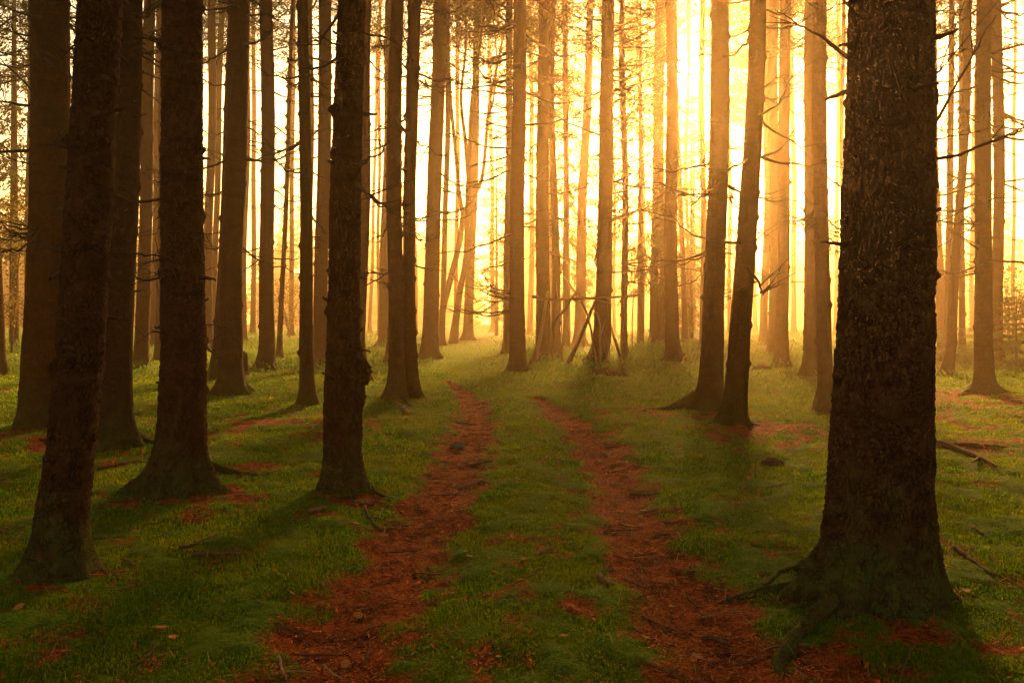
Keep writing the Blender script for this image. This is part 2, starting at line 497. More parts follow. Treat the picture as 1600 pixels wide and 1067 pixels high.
# ------------------------------------------------------------------ foliage builders
def spray(mb, base, az, L, pitch, g, blade=.11, bw=.03, droop=.35, dens=1.0, tubes=True):
    """one live spruce branch with drooping side twigs of needle blades"""
    n = 9
    t = np.linspace(0, 1, n)
    dirh = np.array([math.cos(az), math.sin(az), 0]); side = np.array([-math.sin(az), math.cos(az), 0])
    P = base + np.outer(t * L, dirh) + np.outer(L * (math.tan(pitch) * t - droop * t ** 2 + .18 * t ** 4), [0, 0, 1])
    if tubes:
        V, q, tr = tube(P, np.linspace(.014, .003, n), 3, False); mb.add(V, q)
    m = max(4, int(L / .085 * dens))
    for i in range(m):
        tt = .15 + .85 * (i + g.random()) / m
        c = np.array([np.interp(tt, t, P[:, a]) for a in range(3)])
        for sd in (-1, 1):
            ls = (.5 * (1 - .55 * tt) + .08) * (L / 1.8) ** .5 * (.7 + .6 * g.random())
            dv = dirh * (.55 + .3 * g.random()) + side * sd * (.8 - .3 * tt) + np.array([0, 0, -.45 - .55 * g.random()])
            dv /= np.linalg.norm(dv)
            nb = max(2, int(ls / .085))
            s = (np.arange(nb) + g.random(nb) * .6) / nb * ls
            C = c + s[:, None] * dv + (g.random((nb, 3)) - .5) * .035
            dd = dv + (g.random((nb, 3)) - .5) * .9
            dd /= np.linalg.norm(dd, axis=1)[:, None]
            rn = g.normal(size=(nb, 3)); wv = np.cross(dd, rn); wv /= np.linalg.norm(wv, axis=1)[:, None]
            bl = blade * (.7 + .6 * g.random((nb, 1))); ww = bw * (.6 + .8 * g.random((nb, 1)))
            Vq = np.stack([C, C + dd * bl * .4 + wv * ww * .5, C + dd * bl, C + dd * bl * .5 - wv * ww * .5], 1).reshape(-1, 3)
            mb.add(Vq, np.arange(nb)[:, None] * 4 + np.arange(4)[None, :])


def spruce_crown(name, H, Rmax, seed, mat, dens=1.0, gap=.42, per=6, blade=.12, bw=.034, ragged=.35, low_bare=0.):
    g = np.random.default_rng(seed); mb = MB()
    z = 0.0
    while z < H * .98:
        f = z / H
        Lb = Rmax * (min(1, .62 + f * 1.6) if f < .25 else (1 - (f - .25) / .75) ** .85) + .12
        for b in range(per):
            if g.random() < low_bare * (1 - f * 2): continue
            az = (b + g.random()) / per * 2 * math.pi
            L = max(.15, Lb * (1 - ragged * g.random()))
            spray(mb, np.array([0, 0, z + (g.random() - .5) * gap]), az, L, R(4 + 22 * f + 8 * g.normal()), g, blade, bw, .32 + .2 * g.random(), dens)
        z += gap * (.8 + .4 * g.random())
    return mb.mesh(name, mat, False)


CROWNS = [spruce_crown('spruce_crown', 10, 2.0 + .2 * s, 100 + s, NEEDLE, 1.0, .44, 6, .12, .036, low_bare=.5) for s in range(4)]
THIN_CROWNS = [spruce_crown('spruce_crown_thin', 10, 1.5, 140 + s, NEEDLE, .8, .5, 5, .12, .036, low_bare=.7) for s in range(2)]
YOUNG = [spruce_crown('young_spruce_crown', 10, 2.0, 160 + s, NEEDLE, 1.0, .44, 6, .13, .042, .45) for s in range(2)]


def leaf_cloud(name, seed, mat, nclump, per, size, leaf):
    g = np.random.default_rng(seed); mb = MB()
    for c in range(nclump):
        p = g.normal(size=3); p /= np.linalg.norm(p); p *= g.random() ** .4
        cc = p * np.array(size)
        r = .22 + .3 * g.random()
        P = cc + g.normal(size=(per, 3)) * np.array([r, r, r * .45])
        d = g.normal(size=(per, 3)); d[:, 2] *= .5; d /= np.linalg.norm(d, axis=1)[:, None]
        w = np.cross(d, g.normal(size=(per, 3))); w /= np.linalg.norm(w, axis=1)[:, None]
        l = leaf * (.6 + .8 * g.random((per, 1)))
        V = np.stack([P, P + d * l * .5 + w * l * .32, P + d * l, P + d * l * .5 - w * l * .32], 1).reshape(-1, 3)
        mb.add(V, np.arange(per)[:, None] * 4 + np.arange(4)[None, :])
    return mb.mesh(name, mat, False)


# dead branch variants: unit length along +X
def dead_branch_mesh(seed, twigs):
    g = np.random.default_rng(seed); mb = MB()
    n = 14; t = np.linspace(0, 1, n)
    cz = (-.10 + .22 * g.random()); cy = (g.random() - .5) * .25
    P = np.stack([t, cy * t ** 2 +   .020 * np.cumsum(g.normal(size=n)) * t, cz * t ** 2 - .08 * np.sin(t * 3) + .022 * np.cumsum(g.normal(size=n)) * t], -1)
    V, q, tr = tube(P, .0105 * (1 - t * .86), 5, True, .25, seed); mb.add(V, q, tr)
    for k in range(twigs):
        tt = .25 + .7 * g.random()
        b = np.array([np.interp(tt, t, P[:, a]) for a in range(3)])
        sd = 1 if g.random() < .5 else -1
        L = (.12 + .3 * g.random()) * (1.1 - tt * .5)
        d = np.array([.6, sd * (.4 + .5 * g.random()), -.25 + .6 * g.random()])
        u = np.linspace(0, 1, 6)
        Q = b + np.outer(u * L, d) + np.outer(u ** 2 * L * .3, [0.3, 0, .3 * (g.random() - .3)]) + .008 * np.cumsum(g.normal(size=(6, 3)), 0) * u[:, None]
        V, q, tr = tube(Q, .0042 * (1 - u * .7), 4, True); mb.add(V, q, tr)
    return mb.mesh('dead_branch', DEADWOOD)


BRANCHES = [dead_branch_mesh(300 + s, 4 + s % 6) for s in range(10)]


def stub_mesh(seed):
    g = np.random.default_rng(seed); t = np.linspace(0, 1, 7)
    P = np.stack([t, .008 * np.cumsum(g.normal(size=7)) * t, .008 * np.cumsum(g.normal(size=7)) * t], -1)
    mb = MB(); mb.add(*tube(P, .013 * (1.35 - .75 * t), 7, True, .4, seed)); return mb.mesh('branch_stub', DEADWOOD)


STUBS = [stub_mesh(350 + s) for s in range(3)]

# ------------------------------------------------------------------ trunks
def trunk_mesh(path, rad, zs, seg, mat, lobes, flare, seed, knots=True, wob=.05, bulges=()):
    """path(z)->(x,y) local, rad(z)->r ; zs heights above the base (local z)"""
    g = np.random.default_rng(seed)
    th = np.arange(seg) / seg * 2 * math.pi
    zs = np.asarray(zs)
    C = np.array([path(z) for z in zs]); r = np.array([rad(max(z, 0)) for z in zs])
    Rr = r[:, None] * np.ones(seg)
    TH, ZZ = np.meshgrid(th, zs)
    n1 = vn(np.cos(TH) * 1.6 + 9 + seed, np.sin(TH) * 1.6 + ZZ * 1.3, seed) - .5
    n2 = vn(np.cos(TH) * 4 + 3 * ZZ, np.sin(TH) * 4 + ZZ * 7, seed + 5) - .5
    n3 = vn(np.cos(TH) * 11 + 17 * ZZ, np.sin(TH) * 11 + ZZ * 21, seed + 7) - .5
    Rr *= 1 + wob * 1.6 * n1 + wob * .9 * n2 + wob * .55 * n3
    zc = np.clip(ZZ, 0, None); below = np.clip(-ZZ, 0, None)
    fl = flare * (.30 * np.exp(-zc / .16) + .20 * np.exp(-zc / .55))
    for (a, amp, wd, zd) in lobes:
        dth = (TH - a + math.pi) % (2 * math.pi) - math.pi
        fl = fl + amp * np.exp(-(dth / wd) ** 2) * np.exp(-(zc / zd)) * (1 + .5 * n2)
    Rr = Rr + r[0] * fl * (1 + below * 1.2)
    if knots:
        zk = .5 + g.random() * .3
        while zk < min(zs[-1], 9.5):
            for b in range(int(g.integers(2, 5))):
                a = g.random() * 2 * math.pi; z0 = zk + (g.random() - .5) * .06
                dth = (TH - a + math.pi) % (2 * math.pi) - math.pi
                s = max(.016 + .012 * g.random(), .8 * (zs[5] - zs[4]) / .6)
                rz = np.interp(z0, zs, r)
                Rr = Rr + (.012 + .020 * g.random()) * (1 + 12 * max(0, s - .02)) * np.exp(-((dth * rz) ** 2 + (ZZ - z0) ** 2) / (2 * s * s))
            zk += .28 + .25 * g.random()
    for (a, z0, amp, sz) in bulges:
        dth = (TH - a + math.pi) % (2 * math.pi) - math.pi
        Rr = Rr + amp * np.exp(-((dth * r[0]) ** 2 + (ZZ - z0) ** 2 * .5) / (2 * sz * sz)) * (1 + 1.2 * n3 + n2)
    V = np.stack([C[:, 0:1] + Rr * np.cos(TH), C[:, 1:2] + Rr * np.sin(TH), ZZ], -1).reshape(-1, 3)
    n = len(zs)
    i = np.arange(n - 1)[:, None] * seg; j = np.arange(seg)[None, :]; k = (j + 1) % seg
    q = np.stack([i + j, i + k, i + seg + k, i + seg + j], -1).reshape(-1, 4)
    top = np.array([[C[-1, 0], C[-1, 1], zs[-1]]]); V = np.vstack([V, top])
    tr = np.stack([np.arange(seg) + (n - 1) * seg, (np.arange(seg) + 1) % seg + (n - 1) * seg, np.full(seg, n * seg)], -1)
    return mesh_np('trunk', V, [q, tr], mat, True)


TREES = {}
GROUP_SPRUCE = 'spruce trees of the plantation'


def make_tree(tid, base, cs, w, label, nb=18, blen=(.3, 1.1), zb=(1.0, 8.5), crown='spruce', lobes=None, flare=1.0, res='mid', roots=(), depth=None,
              cat='spruce tree', group=GROUP_SPRUCE, name='spruce_tree', H=None, crown_z=None, extra=(), bias=None, pitch=(-22, 22), crown_scale=1.0, bulges=()):
    """base (px,py); cs: list of (py, px) centres going up; w: (width px at row 534, width px at row 0)"""
    seed = sum(ord(c) * (i + 7) for i, c in enumerate(tid))
    g = np.random.default_rng(seed)
    d = depth or depth_of(base[1])
    bx = (base[0] - 800) / F * d
    bz = gzf(bx, d)
    root = bpy.data.objects.new(name, None); col.objects.link(root)
    root.location = (bx, d, bz); root.empty_display_size = .3
    tag(root, label, cat, group)
    pts = [(0.0, 0.0)]
    for (py, px) in cs:
        z = CAMZ + (HZ - py) / F * d - bz
        if z > .15: pts.append((z, (px - 800) / F * d - bx))
    pts.sort()
    zs_, xs_ = np.array([p[0] for p in pts]), np.array([p[1] for p in pts])
    sl = (xs_[-1] - xs_[-2]) / (zs_[-1] - zs_[-2]) if len(pts) > 2 else (xs_[-1] / zs_[-1] if len(pts) > 1 else 0)
    sl = max(-.05, min(.05, sl))
    ph = g.random() * 6; wa = (.012 + .02 * g.random()) * min(1, d / 9)
    ky = (g.random() - .5) * .02

    def path(z):
        if z <= 0: x = 0
        elif z <= zs_[-1]: x = float(np.interp(z, zs_, xs_))
        else: x = xs_[-1] + sl * (z - zs_[-1]) * (1 if z - zs_[-1] < 4 else 4 / (z - zs_[-1]))
        return (x + wa * math.sin(z * .9 + ph) - wa * math.sin(ph), ky * max(z, 0) + wa * math.sin(z * .7 + ph * 2) - wa * math.sin(ph * 2))
    z5 = CAMZ + (HZ - 534) / F * d - bz; z0 = CAMZ + HZ / F * d - bz
    r5, r0 = w[0] * d / F / 2, w[1] * d / F / 2
    ks = (r0 - r5) / (z0 - z5)
    D = 2 * r5
    Ht = H or (11.5 + D * 17 + g.random() * 2)
    def rad(z):
        if z <= z0: v = r5 + ks * (z - z5)
        else: v = r0 * max(.04, 1 - (z - z0) / max(.5, Ht - z0))
        return max(.008, v)
    ztop = z0 + .3
    if res == 'near': cell = .0098
    elif res == 'fine': cell = .022
    elif res == 'mid': cell = .032
    else: cell = .12
    zs = [-.35, -.2, -.1]
    z = 0
    while z < min(ztop, Ht - .5): zs.append(z); z += cell * (1 if res in ('near', 'fine') or z > .8 else .6)
    while z < Ht: zs.append(z); z += .45
    zs.append(Ht)
    seg = int(max(14, min(170, 2 * math.pi * r5 / cell)))
    if lobes is None:
        nl = int(g.integers(3, 6)); a0 = g.random() * 6
        lobes = [(a0 + (i + .5 * g.random()) / nl * 2 * math.pi, .55 + .6 * g.random(), .26 + .14 * g.random(), .10 + .10 * g.random()) for i in range(nl)]
    me = trunk_mesh(path, rad, zs, seg, BARK_NEAR if res in ('near',) else BARK, lobes, flare, seed % 997, res != 'far', .05 if res != 'far' else .03, bulges)
    link('trunk', me, root)
    # roots along the ground
    for (rp, r1, r2) in roots:
        W = []
        for j, q in enumerate(rp):
            gx, gy = gpt(*q) if len(q) == 2 else ((q[0] - 800) / F * q[2], q[2])
            W.append((gx, gy))
        W = spline(np.array(W), 22)
        u = np.linspace(0, 1, 22)
        rr = r1 + (r2 - r1) * u ** .7
        Z = gz(W[:, 0], W[:, 1]) + rr * (.25 - .5 * u) + (1 - u) ** 3 * .06
        P = np.stack([W[:, 0] - bx, W[:, 1] - d, Z - bz], -1)
        P[:, :2] += .012 * np.cumsum(g.normal(size=(22, 2)), 0) * u[:, None]
        mb = MB(); mb.add(*tube(P, rr, 12, True, .22, seed)); link('root', mb.mesh('root', BARK), root)
    # crown
    cz = crown_z if crown_z is not None else Ht * (.50 + .08 * g.random())
    if crown_z is None: cz = (z0 + 1.3 + .9 * g.random()) if d < 20 else CAMZ + (HZ - 30 - 90 * g.random()) / F * d - bz
    if crown_z is None and d > 16 and 840 < base[0] < 1330: cz = 8.2 + g.random() * 1.6 if d > 21 else max(cz, 8.4 + g.random())
    if crown:
        src = {'spruce': CROWNS, 'thin': THIN_CROWNS}[crown]
        cm = src[int(g.integers(len(src)))]
        c = path(cz)
        rs = (.75 + D * 1.1) * crown_scale * (1.6 if d < 14 else 1)
        link('crown', cm, root, (c[0], c[1], cz), (0, 0, g.random() * 6), (rs, rs, (Ht + .4 - cz) / 10))
    # dead branches, in whorls
    i = 0; nb = int(nb * 1.15); zb = (zb[0], min(zb[1], z0 + .5))
    while i < nb:
        zw = zb[0] + (zb[1] - zb[0]) * g.random() ** .8
        for q in range(int(g.integers(1, 4))):
            if i >= nb: break
            az = g.random() * 2 * math.pi
            if bias is not None and g.random() < .7: az = bias + g.normal() * .6
            L = blen[0] + (blen[1] - blen[0]) * g.random() ** 1.6
            c = path(zw); r = rad(zw) * .8
            th = (L ** -.45 * (.9 + .5 * g.random()) if L < 1 else 1 / L ** .4) * (1.5 if d < 9 else 1.65)
            o = link('dead_branch', BRANCHES[int(g.integers(10))], root, (c[0] + math.cos(az) * r, c[1] + math.sin(az) * r, zw + (g.random() - .5) * .08),
                     (g.random() * 6 if L < .5 else (g.random() - .5) * 1.2, -R(pitch[0] + (pitch[1] - pitch[0]) * g.random()), az), (L, L * th, L * th))
            i += 1
    if res in ('near', 'fine'):
        for q in range(16):
            zw = .7 + (z0 - .6) * g.random(); az = g.random() * 2 * math.pi; c = path(zw); r = rad(zw) * .9; L = .05 + .16 * g.random() ** 2
            link('branch_stub', STUBS[q % 3], root, (c[0] + math.cos(az) * r, c[1] + math.sin(az) * r, zw), (0, R(-25 + 45 * g.random()), az), (L, .7 + .5 * g.random(), .7 + .5 * g.random()))
    # branches drawn point by point: (points (px,py,depth offset), base radius)
    for (bp, br) in extra:
        P = np.array([at(q[0], q[1], d + q[2]) for q in bp]) - np.array([bx, d, bz])
        P = spline(P, 20); u = np.linspace(0, 1, 20)
        P += .006 * np.cumsum(g.normal(size=(20, 3)), 0) * u[:, None]
        mb = MB(); mb.add(*tube(P, br * (1 - .8 * u), 7, True, .25, seed))
        for q in range(3):
            tt = .35 + .55 * g.random(); b = P[int(tt * 19)]; dv = P[min(19, int(tt * 19) + 2)] - b; dv /= np.linalg.norm(dv) + 1e-9
            dv = dv + g.normal(size=3) * .5; L = .12 + .25 * g.random()
            uu = np.linspace(0, 1, 6); mb.add(*tube(b + np.outer(uu * L, dv), br * .35 * (1 - .7 * uu), 5))
        link('dead_branch', mb.mesh('dead_branch', DEADWOOD), root)
    TREES[tid] = root
    return root


def rad_(deg): return math.radians(deg)

# ---- the near trees
make_tree('big', (1378, 922), [(760, 1373), (534, 1377), (300, 1379), (0, 1381)], (136, 119), 'massive dark scaly spruce trunk with mossy root flare beside the right-hand rut', nb=7, blen=(.06, .3), zb=(.9, 3.2), res='near', flare=.45,
          lobes=[(rad_(190), 1.0, .36, .20), (rad_(222), .6, .22, .14), (rad_(250), .3, .16, .13), (rad_(276), .22, .14, .12), (rad_(305), .25, .16, .10), (rad_(338), .25, .22, .10), (rad_(20), .2, .3, .12), (rad_(110), .6, .4, .15)],
          roots=[([(1310, 905), (1250, 918), (1190, 922), (1120, 938)], .060, .015), ([(1300, 955), (1265, 968), (1232, 990), (1190, 1030)], .042, .034),
                 ([(1290, 880), (1240, 893), (1200, 905)], .045, .015), ([(1300, 925), (1265, 940), (1215, 948)], .04, .012)],
          extra=[([(1432, 225, -.02), (1470, 180, .0), (1510, 105, .05), (1552, 28, .1)], .011), ([(1436, 252, 0), (1500, 240, .03), (1560, 212, .06), (1596, 196, .1)], .012),
                 ([(1434, 219, .05), (1480, 219, .1), (1528, 218, .15)], .006), ([(1434, 120, 0), (1460, 115, .0), (1476, 109, .0)], .011), ([(1330, 94, 0), (1290, 65, 0), (1255, 45, 0), (1212, 22, 0)], .011),
                 ([(1381, 74, -.30), (1395, 110, -.28), (1408, 160, -.22), (1414, 200, -.18)], .010), ([(1438, 103, .1), (1480, 88, .15), (1525, 70, .2)], .006), ([(1440, 22, .1), (1475, 18, .1), (1503, 5, .1)], .006)])
make_tree('l2', (98, 902), [(800, 98), (700, 110), (534, 125), (300, 136), (0, 151)], (65, 62), 'dark spruce leaning right, closest of the trunks at the left edge', nb=16, blen=(.1, .6), zb=(1.0, 3.6), res='near', flare=.8,
          lobes=[(rad_(185), 1.3, .34, .16), (rad_(240), .7, .22, .12), (rad_(290), .35, .2, .10), (rad_(335), .5, .25, .10), (rad_(60), .5, .4, .15)])
make_tree('l6', (281, 768), [(640, 285), (534, 288), (300, 290), (0, 297)], (64, 56), 'thick dark spruce with wide mossy root flare in the left cluster', nb=22, blen=(.12, .7), zb=(1.2, 4.6), res='near', flare=.95,
          lobes=[(rad_(186), 1.1, .34, .18), (rad_(348), 1.5, .26, .13), (rad_(300), .7, .22, .12), (rad_(262), .5, .2, .14), (rad_(228), .6, .22, .14), (rad_(90), .6, .4, .15)],
          roots=[([(315, 735), (340, 735), (365, 738), (395, 742)], .06, .02)])
make_tree('m14', (536, 766), [(600, 534), (534, 537), (300, 540), (0, 549)], (50, 40), 'straight dark spruce standing alone between the left cluster and the left-hand rut', nb=16, blen=(.15, .9), zb=(1.4, 4.6), res='near', flare=.55,
          lobes=[(rad_(355), .6, .35, .13), (rad_(190), .3, .4, .1), (rad_(270), .3, .4, .12), (rad_(90), .4, .4, .12)], roots=[([(565, 760), (590, 768), (612, 778)], .04, .015)], bulges=[(0.1, .98, .075, .07), (6.1, .72, .03, .06), (.2, .5, .02, .05)])
make_tree('l1', (66, 668), [(534, 66), (300, 72), (0, 77)], (58, 54), 'very thick dark spruce behind the leaning trunk at the left edge', nb=26, blen=(.3, 1.7), zb=(2.2, 5.8), res='fine', flare=.8,
          extra=[([(85, 92, -.3), (50, 70, -.4), (20, 50, -.5), (-30, 36, -.6)], .014), ([(60, 155, -.2), (30, 120, -.3), (5, 100, -.4), (-20, 60, -.4)], .013), ([(55, 258, -.2), (25, 250, -.3), (-20, 232, -.4)], .012), ([(50, 355, -.2), (20, 350, -.3), (-15, 343, -.4)], .012),
                 ([(70, 92, -.3), (100, 115, -.4), (130, 130, -.5), (165, 150, -.6)], .011)])
make_tree('l3', (182, 700), [(600, 180), (534, 182), (300, 190), (0, 195)], (47, 41), 'dark spruce between the leaning trunk and the wide flared trunk, root running right', nb=22, blen=(.2, 1.0), zb=(1.6, 5.2), res='fine', flare=.8,
          lobes=[(rad_(350), .9, .35, .14), (rad_(190), .4, .4, .15), (rad_(270), .4, .35, .15), (rad_(80), .4, .4, .15)], roots=[([(205, 690), (225, 692), (246, 697)], .07, .03)])

# ---- left middle distance
make_tree('l0', (0, 586), [(534, -1), (300, -6), (0, -8)], (15, 12), 'half cut off slim trunk on the extreme left edge', nb=16, blen=(.5, 1.8), zb=(3, 8))
make_tree('l0b', (47, 548), [(534, 45), (300, 47), (0, 50)], (12, 10), 'thin reddish trunk showing as a strip left of the very thick dark spruce', nb=12, zb=(3, 9), res='far')
make_tree('l4', (221, 577), [(534, 221), (300, 226), (0, 234)], (20, 17), 'slim trunk leaning slightly right in the gap left of the wide flared trunk', nb=26, blen=(.3, 1.4), zb=(2, 8))
make_tree('l5a', (239, 540), [(534, 240), (300, 243), (0, 247)], (11, 10), 'hazy trunk set farther back, left half of a close pair', nb=14, zb=(3, 10), res='far')
make_tree('l5b', (250, 562), [(534, 250), (300, 252), (0, 256)], (14, 13), 'brown trunk partly hidden by the wide flared spruce on its left side', nb=16, zb=(2.5, 9))
make_tree('l7a', (326, 548), [(534, 326), (300, 329), (0, 334)], (13, 12), 'hazy trunk hugging the right side of the wide flared dark spruce', nb=12, zb=(3, 9), res='far')
make_tree('l7b', (332, 538), [(534, 333), (300, 338), (0, 345)], (9, 9), 'faint slim trunk behind the right side of the wide flared spruce', nb=10, zb=(3, 10), res='far')
make_tree('l8b', (337, 592), [(534, 343), (300, 357), (0, 366)], (20, 16), 'dark trunk half hidden behind the swaying left spruce with a stump', nb=14, zb=(2.5, 7), flare=.6)
make_tree('l8', (361, 616), [(560, 361), (534, 362), (400, 361), (300, 366), (0, 373)], (33, 28), 'sturdy spruce with mossy flared foot standing beside the short stump', nb=24, blen=(.3, 1.5), zb=(1.8, 7), flare=.8)
make_tree('l9', (380, 535), [(300, 385), (0, 390)], (10, 9), 'faint trunk peeping out right of the spruce with the stump', nb=12, zb=(3, 10), res='far')
make_tree('l10', (416, 576), [(534, 418), (300, 418), (0, 419)], (23, 19), 'upright hazy brown spruce with a spread mossy base, right of the stump', nb=30, blen=(.3, 1.6), zb=(2.2, 9.5))
make_tree('l11', (436, 560), [(534, 437), (300, 446), (0, 456)], (8, 5.5), 'pole-thin leaning tree beside the upright hazy brown spruce', nb=18, blen=(.2, .9), zb=(2, 9), H=11.5, crown='thin', crown_scale=.6)
make_tree('l12b', (484, 548), [(534, 483), (0, 486)], (11, 10), 'hazy trunk directly behind the rootless slim spruce', nb=12, zb=(3, 10), res='far')
make_tree('l12', (481, 632), [(534, 477), (300, 474), (0, 472)], (21, 16), 'slim spruce without visible roots rising from shaded moss left of the lone dark trunk', nb=20, blen=(.3, 1.3), zb=(1.8, 6.5), flare=.35)
make_tree('l13', (500, 573), [(534, 501), (300, 505), (0, 510)], (22, 19), 'brown trunk almost touching the lone dark spruce on its left', nb=20, blen=(.3, 1.3), zb=(2, 8), flare=.5)
make_tree('l15', (566, 596), [(534, 560), (300, 567), (0, 573)], (17, 13), 'flared trunk emerging from behind the right side of the lone dark spruce', nb=20, blen=(.3, 1.4), zb=(2, 8), flare=1.4)
make_tree('f1', (577, 521), [(300, 584), (0, 591)], (5.5, 4), 'very thin pale trunk in the mist between the lone dark spruce and the twin trunks', nb=12, zb=(3, 12), res='far', crown='thin')
make_tree('f2', (592, 524), [(300, 593), (0, 594)], (5, 5), 'very thin pale trunk in the mist just left of the twin trunks', nb=14, zb=(3, 12), res='far', crown='thin')
make_tree('l16', (600, 541), [(534, 601), (300, 605), (0, 611)], (15, 12), 'hazy trunk left of the twin spruces, farther back', nb=22, zb=(2, 11), res='mid')
make_tree('l16b', (611, 565), [(534, 613), (0, 622)], (15, 14), 'flared trunk mostly hidden behind the twin spruces', nb=10, zb=(3, 9), flare=1.4)
make_tree('t17', (620, 624), [(534, 621), (300, 621), (0, 624)], (24, 19), 'thicker left trunk of the twin spruces with rope-like mossy roots', nb=28, blen=(.2, 1.1), zb=(1.2, 6.5), flare=.9, roots=[([(610, 618), (600, 624), (590, 622)], .05, .02), ([(628, 622), (638, 632), (648, 636)], .04, .012)])
make_tree('t18', (646, 622), [(534, 643), (300, 644), (0, 647)], (18, 20), 'slimmer right trunk of the twin spruces', nb=24, blen=(.2, 1.2), zb=(1.5, 6.5), flare=.7)
make_tree('t19', (669, 561), [(534, 672), (300, 680), (0, 689)], (24, 20), 'hazy orange spruce at the left side where the track fades out', nb=34, blen=(.4, 2.0), zb=(2.2, 9.5), flare=.9)
make_tree('t20', (690, 540), [(534, 691), (400, 697), (0, 702)], (9, 8), 'thin hazy trunk just right of the orange spruce by the fading track', nb=18, zb=(3, 10), res='far')
make_tree('t23', (731, 531), [(500, 732), (300, 741), (0, 747)], (15, 10), 'pale trunk closest to the bright opening at the end of the track', nb=20, zb=(3, 12), crown_z=11)

# ---- centre right group
make_tree('c24', (791, 551), [(534, 792), (300, 794), (0, 797)], (10, 10), 'thin trunk tucked behind the left edge of the branchy trackside spruce', nb=26, blen=(.4, 1.8), zb=(1.5, 10), bias=math.pi, res='mid')
make_tree('c25', (809, 578), [(534, 809), (300, 810), (0, 813)], (24, 20), 'branchy spruce at the right side of the track, mossy foot on the path edge', nb=60, blen=(.4, 2.3), zb=(1.2, 8.5), bias=math.pi, pitch=(-8, 28), flare=.6)
make_tree('c26', (851, 563), [(534, 848), (300, 849), (0, 851)], (22, 18), 'spruce with the left end of the horizontal pole, many short dead branches', nb=56, blen=(.3, 1.5), zb=(1.2, 9), flare=.7)
make_tree('c27', (869, 560), [(534, 868), (300, 864), (0, 861)], (14, 8), 'slender trunk leaning against the spruce at the left end of the pole', nb=40, blen=(.3, 1.7), zb=(1.2, 9.5), flare=1.0)
make_tree('c28', (885, 541), [(300, 884), (0, 883)], (9, 7), 'faint trunk in the haze behind the stick shelter', nb=30, zb=(2, 11), res='far')
make_tree('c29', (905, 541), [(534, 907), (300, 912), (0, 924)], (17, 11), 'hazy leaning spruce in the middle of the stick shelter, farther back', nb=46, blen=(.3, 1.8), zb=(1.5, 11))
make_tree('c30', (934, 566), [(534, 940), (400, 944), (300, 947), (0, 949)], (26, 19), 'brown spruce the diagonal sticks lean on, long upswept dead branches', nb=64, blen=(.4, 2.4), zb=(1.2, 9), bias=0.2, pitch=(0, 32), flare=.9)
make_tree('c31', (977, 562), [(534, 975), (300, 973), (0, 971)], (10, 9), 'slim trunk at the right end of the horizontal pole', nb=44, blen=(.4, 1.9), zb=(1.4, 9), bias=0.1, pitch=(-5, 30), flare=.9)
make_tree('c32', (1022, 537), [(534, 1021), (300, 1025), (0, 1030)], (13, 14), 'pale glowing trunk left of the sun, set back in the mist', nb=30, zb=(2, 11), res='mid', crown_scale=.6)
make_tree('c32b', (1035, 537), [(500, 1033), (300, 1032), (0, 1033)], (10, 9), 'second pale trunk close behind the spruce left of the sun', nb=20, zb=(2, 11), res='far', crown_z=12)
make_tree('c33', (1053, 563), [(534, 1051), (300, 1050), (0, 1050)], (21, 17), 'glowing orange spruce whose right edge the sun touches', nb=34, blen=(.3, 1.6), zb=(1.6, 8.5), flare=.8)
make_tree('c34', (1070, 533), [(400, 1068), (200, 1059), (0, 1054)], (9, 7), 'faint trunk rising under the sun, right of the glowing orange spruce', nb=14, zb=(2, 8), res='far', crown='thin', crown_z=13)
make_tree('c36', (1099, 545), [(534, 1098), (300, 1097), (0, 1096)], (9, 8), 'thin trunk right of the sun, just left of the dark leaning pair', nb=20, zb=(2, 9), res='mid', crown_z=12)
make_tree('p37', (1109, 640), [(600, 1112), (534, 1114), (300, 1118), (0, 1121)], (33, 27), 'dark spruce with a long mossy root stretching left, left of a leaning pair', nb=24, blen=(.3, 1.4), zb=(1.8, 6.5), flare=.9,
          lobes=[(rad_(182), 1.5, .4, .16), (rad_(235), .5, .35, .14), (rad_(60), .4, .4, .15)], roots=[([(1085, 636), (1055, 640), (1030, 642), (1000, 646)], .11, .02)])
make_tree('p38', (1147, 661), [(600, 1151), (534, 1154), (300, 1164), (0, 1180)], (32, 25), 'dark spruce leaning right, in front of the trunk with the long root', nb=24, blen=(.3, 1.3), zb=(1.8, 6.5), flare=.7,
          roots=[([(1160, 658), (1170, 662), (1184, 664)], .05, .015), ([(1128, 656), (1118, 662), (1108, 668)], .05, .015)])
make_tree('r39', (1193, 540), [(400, 1195), (0, 1199)], (12, 11), 'hazy trunk filling the gap right of the dark leaning spruce', nb=16, zb=(3, 10), res='far')
make_tree('r40', (1207, 556), [(534, 1208), (0, 1209)], (15, 15), 'brown trunk overlapped by its right neighbour, behind the leaning pair', nb=20, zb=(2, 9))
make_tree('r41', (1222, 573), [(534, 1221), (300, 1224), (0, 1227)], (19, 16), 'warm brown spruce overlapping its left neighbour, right of the leaning pair', nb=26, blen=(.3, 1.4), zb=(1.8, 8.5))
make_tree('r42', (1267, 587), [(534, 1265), (0, 1266)], (18, 15), 'brown trunk partly covered by a darker slim spruce, left of the massive trunk', nb=22, blen=(.3, 1.3), zb=(1.8, 8))
make_tree('r43', (1291, 645), [(534, 1288), (300, 1287), (0, 1285)], (22, 20), 'dark slim spruce just left of the massive trunk', nb=24, blen=(.15, .8), zb=(1.4, 6.5), flare=.4)
make_tree('r44', (1314, 542), [(0, 1316)], (7, 6), 'thin pale trunk squeezed against the left edge of the massive trunk', nb=12, zb=(2, 10), res='far')
make_tree('r46', (1478, 556), [(534, 1474), (400, 1465), (200, 1457), (0, 1455)], (16, 13), 'pale curved trunk leaning left, right of the massive trunk', nb=26, blen=(.3, 1.4), zb=(2, 9))
